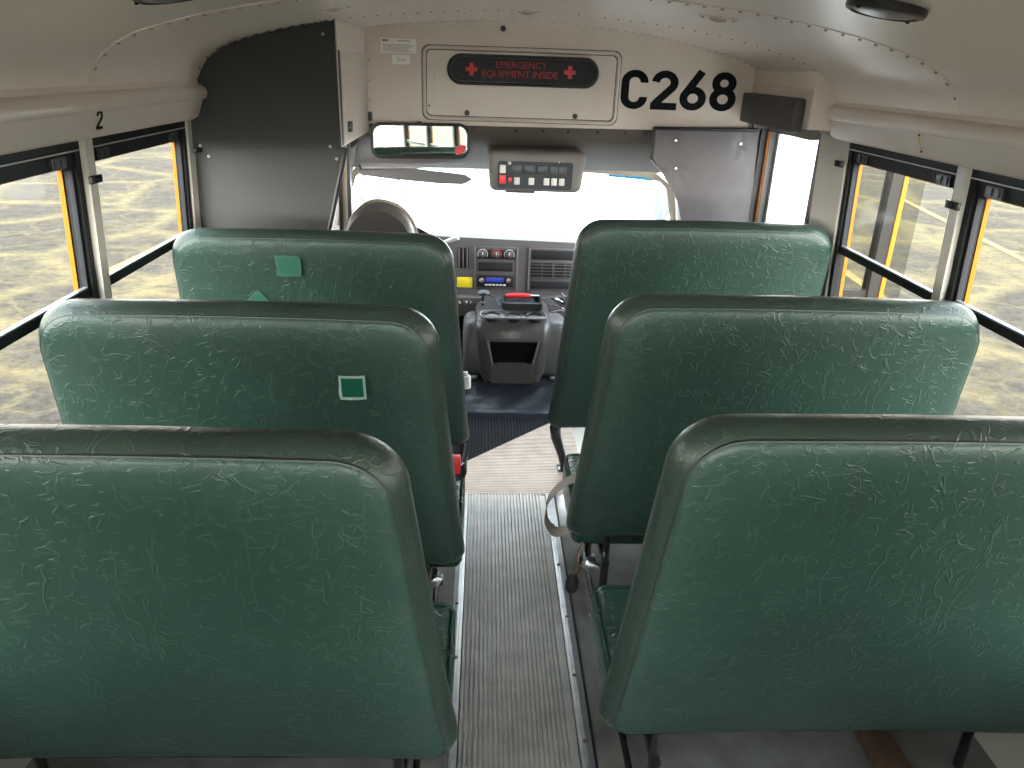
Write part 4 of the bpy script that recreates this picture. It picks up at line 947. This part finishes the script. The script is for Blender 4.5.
# ------------------------------------------------------------------ bench seats
def outline(w, z0, z1, rt, rb, flare_l, flare_r, n=9):
    """seat back outline seen from behind (x from -w/2 to w/2), flaring towards the bottom; counter-clockwise from lower right"""
    def hw(z, f): return w / 2 + f * ((z1 - z) / (z1 - z0)) ** 1.0
    pts = []
    def corner(cx, cz, r, a0):
        for i in range(n + 1):
            a = math.radians(a0 + 90 * i / n); pts.append((cx + r * math.cos(a), cz + r * math.sin(a)))
    xr = lambda z: hw(z, flare_r); xl = lambda z: -hw(z, flare_l)
    corner(xr(z0) - rb, z0 + rb, rb, -90); m = 5
    for i in range(1, m): z = z0 + rb + (z1 - rt - z0 - rb) * i / m; pts.append((xr(z), z))
    corner(xr(z1 - rt) - rt, z1 - rt, rt, 0)
    for i in range(1, 8): pts.append((xr(z1 - rt) - rt - (w - 2 * rt) * i / 8, z1 + 0.004 * math.sin(PI * i / 8)))
    corner(xl(z1 - rt) + rt, z1 - rt, rt, 90)
    for i in range(1, m): z = z1 - rt - (z1 - rt - z0 - rb) * i / m; pts.append((xl(z), z))
    corner(xl(z0) + rb, z0 + rb, rb, 180)
    x0_, x1_ = xl(z0) + rb, xr(z0) - rb
    for i in range(1, 8): q = i / 8; pts.append((x0_ + (x1_ - x0_) * q, z0 + 0.012 * math.sin(PI * q)))
    return pts
LEAN = 0.125
def seat_back(w, z0, z1, fl, fr, T=0.105):
    out = outline(w, z0, z1, 0.095, 0.035, fl, fr)
    cx_, cz_ = 0.0, (z0 + z1) / 2
    def P(x, z, y): return (x, y + (z1 - z) * LEAN, z)
    def inset(p, d):          # pull a point of the outline inwards by d
        x, z = p; 
        return (cx_ + (x - cx_) * (1 - d / (w / 2)), cz_ + (z - cz_) * (1 - d / ((z1 - z0) / 2)))
    layers = []               # (inset, y)
    for d, y in ((0.30, -0.016), (0.20, -0.014), (0.12, -0.011), (0.06, -0.007), (0.03, -0.004), (0.014, -0.001), (0.006, 0.003), (0.0035, 0.0065), (0.006, 0.009), (0.0, 0.013),
                 (-0.010, 0.03), (-0.016, 0.05), (-0.015, 0.072), (-0.004, 0.090), (0.016, 0.102), (0.05, T), (0.15, T + 0.004), (0.28, T + 0.005)):
        layers.append([P(*inset(p, d), y) for p in out])
    bm = BM(); rows = [[bm.verts.new(p) for p in r] for r in layers]; n = len(out)
    for A, B in zip(rows, rows[1:]):
        for i in range(n): bm.faces.new((A[i], A[(i + 1) % n], B[(i + 1) % n], B[i]))
    for r in (rows[0], rows[-1]):
        cen = Vector((0, 0, 0))
        for v in r: cen += v.co
        c = bm.verts.new(cen / n)
        for i in range(n): bm.faces.new((r[i], r[(i + 1) % n], c))
    seam = [P(*inset(p, 0.0045), 0.0065) for p in out]
    return bm, seam
def back_pt(x, z, z1, y=-0.012): return Vector((x, y + (z1 - z) * LEAN, z))
def bench(label, xin, xout, y, z1, z0, side, barrier=False, cin=0, flare=0.062):
    """xin: aisle edge at the top, xout: window edge; local x runs from the centre of the back"""
    w = abs(xout - xin); xc = (xin + xout) / 2; s = 1 if side == 'right' else -1      # s: direction of the window
    if barrier: t = thing('crash_barrier', label, 'barrier', (xc, y, 0), 'green vinyl barriers ahead of the benches')
    else: t = thing('bench_seat', label, 'bench seat', (xc, y, 0), 'green vinyl bus benches')
    fl, fr = fl, fr = (flare, 0.0) if s > 0 else (0.0, flare)
    bm, seam = seat_back(w, z0, z1, fl, fr, 0.09 if barrier else 0.105)
    for f in bm.faces:                                   # browner boxing strip around the edge, dark reflection put into its colour
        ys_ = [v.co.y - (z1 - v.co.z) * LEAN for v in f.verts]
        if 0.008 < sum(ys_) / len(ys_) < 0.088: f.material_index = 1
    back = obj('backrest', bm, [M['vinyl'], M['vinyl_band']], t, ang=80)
    bm = BM(); tube(bm, seam, 0.0028, 6, True); obj('seam', bm, M['welt'], back)
    yb0 = (z1 - 0.42) * LEAN + 0.105
    if barrier:                                          # no cushion: padded screen on two black steel posts
        yq = (z1 - z0) * LEAN + 0.055
        for xo in (-s * (w / 2 + 0.045), s * (w / 2 - 0.06)):
            sg = 1 if xo > 0 else -1; bm = BM()
            tube(bm, [(xo - sg * 0.05, yq - 0.01, z0 + 0.10), (xo - sg * 0.02, yq + 0.01, z0 + 0.01), (xo, yq + 0.02, z0 - 0.03), (xo - sg * 0.006, yq + 0.03, z0 - 0.08), (xo - sg * 0.035, yq + 0.03, 0.07), (xo - sg * 0.05, yq + 0.03, 0.006)], [0.020, 0.022, 0.024, 0.022, 0.017, 0.016], 8)
            xb_ = xo - sg * 0.05; box(bm, xb_ - 0.03, xb_ + 0.03, yq + 0.0, yq + 0.06, 0.001, 0.008, 0.002); obj('leg', bm, M['tube'], t)
        return t, back, 0, 0, 0, 0, w, z1
    xa, xb = (cin - xc, w / 2) if s > 0 else (-w / 2, cin - xc)
    bm = BM(); r = 0.035
    nx, ny = 18, 14                                                         # cushion: pillow with rounded edges and a welt line
    box(bm, xa, xb, yb0 + 0.004, yb0 + 0.345, 0.240, 0.390, 0.030, 4)
    bmesh.ops.subdivide_edges(bm, edges=[e for e in bm.edges if e.calc_length() > 0.2], cuts=8, use_grid_fill=True)
    for v in bm.verts:
        if v.co.z > 0.37: v.co.z += 0.012 * math.cos(PI * (v.co.x / (w + 0.06))) * math.sin(PI * min(max((v.co.y - yb0) / 0.40, 0), 1))
    cu = obj('cushion', bm, M['vinyl_seat'], t, ang=80)
    bm = BM(); q = rrect(xb - xa - 0.008, 0.333, 0.035, 6, (xa + xb) / 2, yb0 + 0.1745); tube(bm, [(a, b, 0.383) for a, b in q], 0.0045, 6, True); obj('welt', bm, M['vinyl_seat'], cu)
    # black steel frame and legs on the aisle side, rail at the wall
    ax = (xa + 0.10) if s > 0 else (xb - 0.10); wxx = (xb - 0.03) if s > 0 else (xa + 0.03)
    bm = BM()
    for yy in (yb0 + 0.13, yb0 + 0.30): tube(bm, [(ax, yy, 0.228), (wxx, yy, 0.228)], 0.012, 8)
    tube(bm, [(ax, yb0 - 0.06, 0.228), (ax, yb0 + 0.32, 0.228)], 0.012, 8); tube(bm, [(ax, yb0 - 0.045, 0.225), (ax, yb0 - 0.045, 0.36), (ax, yb0 - 0.055, 0.5)], 0.011, 8)
    obj('seat_frame', bm, M['tube'], t)
    for yy, lean in ((yb0 - 0.045, -0.0), (yb0 + 0.28, 0.0)):
        bm = BM(); tube(bm, [(ax, yy + lean, 0.004), (ax, yy, 0.12), (ax, yy, 0.224)], 0.0125, 10); box(bm, ax - 0.03, ax + 0.03, yy + lean - 0.03, yy + lean + 0.03, 0.001, 0.006, 0.002)
        obj('leg', bm, M['tube'], t)
    bm = BM(); tube(bm, [(ax - 0.012 * s, yb0 - 0.045, 0.03), (ax - 0.012 * s, yb0 + 0.28, 0.03)], 0.009, 8); obj('stretcher', bm, M['tube'], t)
    for yy in (yb0 + 0.13, yb0 + 0.30):
        bm = BM(); tube(bm, [(wxx, yy, 0.225), (wxx, yy, 0.002)], 0.012, 8); obj('leg', bm, M['tube'], t)
    t['_yb0'] = yb0
    del t['_yb0']
    return t, back, yb0, xa, xb, ax, w, z1
def patch(back, x, z, z1, w, h, rot=0.0, lab='green tape patch', m1='tape', m2='palepatch'):
    """tape patch stuck on the rear face"""
    def ring(w_, h_, y, jag):
        pts = []
        random.seed(int(x * 1000) % 97)
        for (a, b) in ((-1, -1), (-0.3, -1), (0.4, -1), (1, -1), (1, -0.2), (1, 0.4), (1, 1), (0.3, 1), (-0.4, 1), (-1, 1), (-1, 0.3), (-1, -0.4)):
            u = a * w_ / 2 * (1 + random.uniform(-jag, jag)); v = b * h_ / 2 * (1 + random.uniform(-jag, jag))
            u, v = u * math.cos(rot) - v * math.sin(rot), u * math.sin(rot) + v * math.cos(rot)
            pts.append(back_pt(x + u, z + v, z1, y))
        return pts
    bm = BM(); prism(bm, ring(w * 1.14, h * 1.12, -0.0165, 0.05), (0, -0.0008, 0)); o = obj('tape_patch', bm, M[m1], back, smooth=False); o['label'] = lab
    bm = BM(); prism(bm, ring(w * 0.9, h * 0.88, -0.0172, 0.02), (0, -0.0006, 0)); obj('patch_square', bm, M[m2], o, smooth=False)

L3 = bench('near left dark green vinyl bench seat without any tape patch', -0.137, -1.015, 0.990, 1.060, 0.362, 'left', cin=-0.052, flare=0.085)
L2 = bench('middle left green vinyl bench seat with a dark green tape patch near the aisle', -0.126, -1.006, 1.650, 1.060, 0.330, 'left', cin=-0.046, flare=0.070)
L1 = bench('front left green vinyl barrier with a pale green square patch, before the driver', -0.122, -1.012, 2.470, 1.060, 0.275, 'left', True)
R3 = bench('near right dark green vinyl bench seat, cut by the right edge of the view', 0.338, 1.250, 1.062, 1.067, 0.345, 'right', cin=0.288)
R2 = bench('middle right green vinyl bench seat with a loose lap belt on the aisle side', 0.338, 1.262, 1.775, 1.067, 0.342, 'right', cin=0.283)
R1 = bench('front right green vinyl barrier below the grey padded panel', 0.358, 1.268, 2.700, 1.082, 0.235, 'right', True)
bench('left green vinyl bench seat in the row behind the viewpoint', -0.137, -1.015, 0.300, 1.060, 0.362, 'left', cin=-0.052, flare=0.085)
bench('right green vinyl bench seat in the row behind the viewpoint', 0.338, 1.250, 0.340, 1.067, 0.345, 'right', cin=0.288)
def at_local(b, x, y, z): return Vector((x, y, z)) - b[0].location
patch(L2[1], -0.300 + 0.566, 0.893, 1.06, 0.056, 0.056, 0.02, 'dark green tape patch with clear tape edges', 'frayed', 'patch')
patch(L1[1], -0.634 + 0.567, 0.972, 1.06, 0.070, 0.062, 0.0, 'pale green square patch')
patch(L1[1], -0.745 + 0.567, 0.848, 1.06, 0.05, 0.05, 0.75, 'small tape patch')

# belts ------------------------------------------------------------
def strap(bm, pts, w, wdir, th=0.0015):
    pts = [Vector(p) for p in pts]; rows = []
    for i, p in enumerate(pts):
        d = (pts[min(i + 1, len(pts) - 1)] - pts[max(i - 1, 0)]).normalized()
        wd = Vector(wdir[i] if isinstance(wdir, list) else wdir); wd = (wd - d * wd.dot(d)).normalized(); n = d.cross(wd)
        rows.append([bm.verts.new(p + wd * a * w / 2 + n * b * th) for a, b in ((-1, -1), (1, -1), (1, 1), (-1, 1))])
    for A, B in zip(rows, rows[1:]):
        for i in range(4): bm.faces.new((A[i], A[(i + 1) % 4], B[(i + 1) % 4], B[i]))
    bm.faces.new(rows[0][::-1]); bm.faces.new(rows[-1])
b = R2
bm = BM()
pth = smooth_path([at_local(b, 0.42, 2.05, 0.416), at_local(b, 0.345, 2.07, 0.415), at_local(b, 0.285, 2.10, 0.400), at_local(b, 0.225, 2.09, 0.345), at_local(b, 0.212, 2.06, 0.285), at_local(b, 0.240, 2.03, 0.255), at_local(b, 0.285, 2.01, 0.275)])
strap(bm, pth, 0.045, (0.15, 1, 0.1)); lb = obj('lap_belt', bm, M['belt'], b[0]); lb['label'] = 'grey lap belt strap'
bm = BM(); p = at_local(b, 0.298, 2.0, 0.285); box(bm, p.x - 0.022, p.x + 0.028, p.y - 0.018, p.y + 0.018, p.z - 0.012, p.z + 0.014, 0.004, rot=Matrix.Rotation(0.5, 3, 'Y')); obj('belt_tongue', bm, M['steel'], lb)
bm = BM()
tube(bm, smooth_path([at_local(b, 0.313, 1.93, 0.285), at_local(b, 0.295, 1.91, 0.25), at_local(b, 0.300, 1.90, 0.21), at_local(b, 0.286, 1.90, 0.185)]), 0.004, 6); ly = obj('buckle_strap', bm, M['brown'], b[0])
bm = BM(); p = at_local(b, 0.286, 1.90, 0.155); lathe(bm, [(0, 0.035), (0.012, 0.033), (0.020, 0.01), (0.020, -0.018), (0.012, -0.032), (0, -0.034)], p, 'z', 14, 1.0, 0.55); obj('buckle', bm, M['black'], ly)
bm = BM()
p = at_local(b, 0.335, 1.88, 0.235)
box(bm, p.x - 0.026, p.x + 0.026, p.y - 0.012, p.y + 0.012, p.z - 0.016, p.z + 0.016, 0.005, rot=Matrix.Rotation(0.6, 3, 'Y')); obj('steel_buckle', bm, M['steel'], b[0])
b = L2
bm = BM(); strap(bm, smooth_path([at_local(b, -0.12, 2.10, 0.408), at_local(b, -0.075, 2.10, 0.41), at_local(b, -0.048, 2.12, 0.425), at_local(b, -0.040, 2.16, 0.455)]), 0.04, (0.1, 0.3, 1)); lb = obj('lap_belt', bm, M['black'], b[0])
bm = BM(); p = at_local(b, -0.082, 2.11, 0.445); box(bm, p.x - 0.022, p.x + 0.022, p.y - 0.02, p.y + 0.02, p.z - 0.026, p.z + 0.026, 0.005); obj('buckle', bm, M['red'], lb)['label'] = 'red belt buckle'
bm = BM(); p = at_local(b, -0.118, 1.76, 0.265); box(bm, p.x - 0.010, p.x + 0.014, p.y - 0.006, p.y + 0.006, p.z - 0.018, p.z + 0.018, 0.003, rot=Matrix.Rotation(0.5, 3, 'Y')); obj('steel_buckle', bm, M['steel'], b[0])

# ------------------------------------------------------------------ outside: ground, paint lines, hood, mirrors
GZ = -0.70
bm = BM(); bmesh.ops.create_grid(bm, x_segments=4, y_segments=4, size=90, matrix=Matrix.Translation((0, 20, GZ)))
g_ = struct('ground', bm, M['ground'], 'cracked grey asphalt parking lot with dry yellow grass', smooth=False)
bm = BM(); prism(bm, [(-3.0, 10.0, GZ), (4.5, 10.0, GZ), (25, 60, GZ), (-13, 60, GZ)], (0, 0, 0.015)); struct('ground_apron', bm, M['concrete'], 'pale concrete apron added ahead of the bus to white out the windshield', smooth=False)  # pale slab added so the view through the windshield burns out white
def pline(a, b_, w, lab):
    a, b_ = Vector(a), Vector(b_); n = Vector((-(b_ - a).y, (b_ - a).x)).normalized() * w / 2
    bm = BM(); prism(bm, [(*(a + n), GZ + 0.002), (*(b_ + n), GZ + 0.002), (*(b_ - n), GZ + 0.002), (*(a - n), GZ + 0.002)], (0, 0, 0.004))
    o = obj('parking_line', bm, M['line'], smooth=False); tag(o, lab, 'painted line', 'yellow lines on the parking lot')
pline((-4.25, 8.2), (-4.05, 11.2), 0.14, 'yellow painted line on the asphalt outside the front left window')
pline((-9.5, 12.0), (-7.4, 12.8), 0.14, 'faint yellow line far out beyond the second left window')
pline((8.8, 16.8), (7.55, 10.2), 0.13, 'yellow painted line across the asphalt outside the right windows')
pline((4.65, 9.9), (4.50, 8.0), 0.13, 'yellow painted line low in the front right window by the door leaf')
t = thing('hood', 'white van hood ahead of the windshield', 'hood', (0.15, 4.85, 0.0))
bm = BM()
rows = []
for y, z, hw in ((0.0, 0.43, 0.95), (0.3, 0.38, 0.93), (0.7, 0.30, 0.9), (1.0, 0.16, 0.86), (1.1, 0.0, 0.84), (1.12, -0.4, 0.84)):
    rows.append([bm.verts.new((x * hw, y, z - (0.05 * abs(x) ** 3 if z > 0 else 0))) for x in [-1 + 2 * i / 10 for i in range(11)]])
for A, B in zip(rows, rows[1:]):
    for i in range(10): bm.faces.new((A[i], A[i + 1], B[i + 1], B[i]))
obj('panel', bm, M['white'], t)
for x in (-0.06, 0.50):
    bm = BM(); tube(bm, [(x - 0.2, 0.02, 0.47), (x, -0.02, 0.50), (x + 0.15, -0.04, 0.515)], 0.008, 6); obj('wiper', bm, M['dash'], t)
t = thing('cross_view_mirror', 'round convex mirror ahead of the windshield at the left', 'mirror', (-0.710, 5.35, 0.42))
bm = BM(); R_ = 0.145
tube(bm, [(R_ * math.cos(a), 0, 0.36 + R_ * math.sin(a)) for a in [2 * PI * i / 32 for i in range(32)]], 0.010, 6, True); obj('rim', bm, M['black'], t)
bm = BM(); lathe(bm, [(R_, 0), (R_ * 0.7, -0.05), (R_ * 0.35, -0.075), (0, -0.085)], (0, 0, 0.36), 'y', 28); obj('mirror_glass', bm, M['mirror'], t)
bm = BM(); tube(bm, [(0, 0.02, 0.36), (0, 0.05, 0.2), (0.05, 0.05, -0.1)], 0.012, 8); obj('arm', bm, M['black'], t)
t = thing('side_mirror', 'grey outside mirror beyond the right windshield pillar', 'mirror', (1.165, 5.05, 0.68))
bm = BM(); lathe(bm, [(0, -0.03), (0.05, -0.025), (0.075, 0.0), (0.05, 0.05), (0, 0.06)], (0, 0, 0.10), 'y', 20, 0.75, 1.5); obj('housing', bm, M['pad_dark'], t)
bm = BM(); tube(bm, [(0.0, 0.02, 0.06), (-0.04, 0.03, -0.10), (-0.10, 0.0, -0.27)], 0.010, 8); obj('arm', bm, M['black'], t)
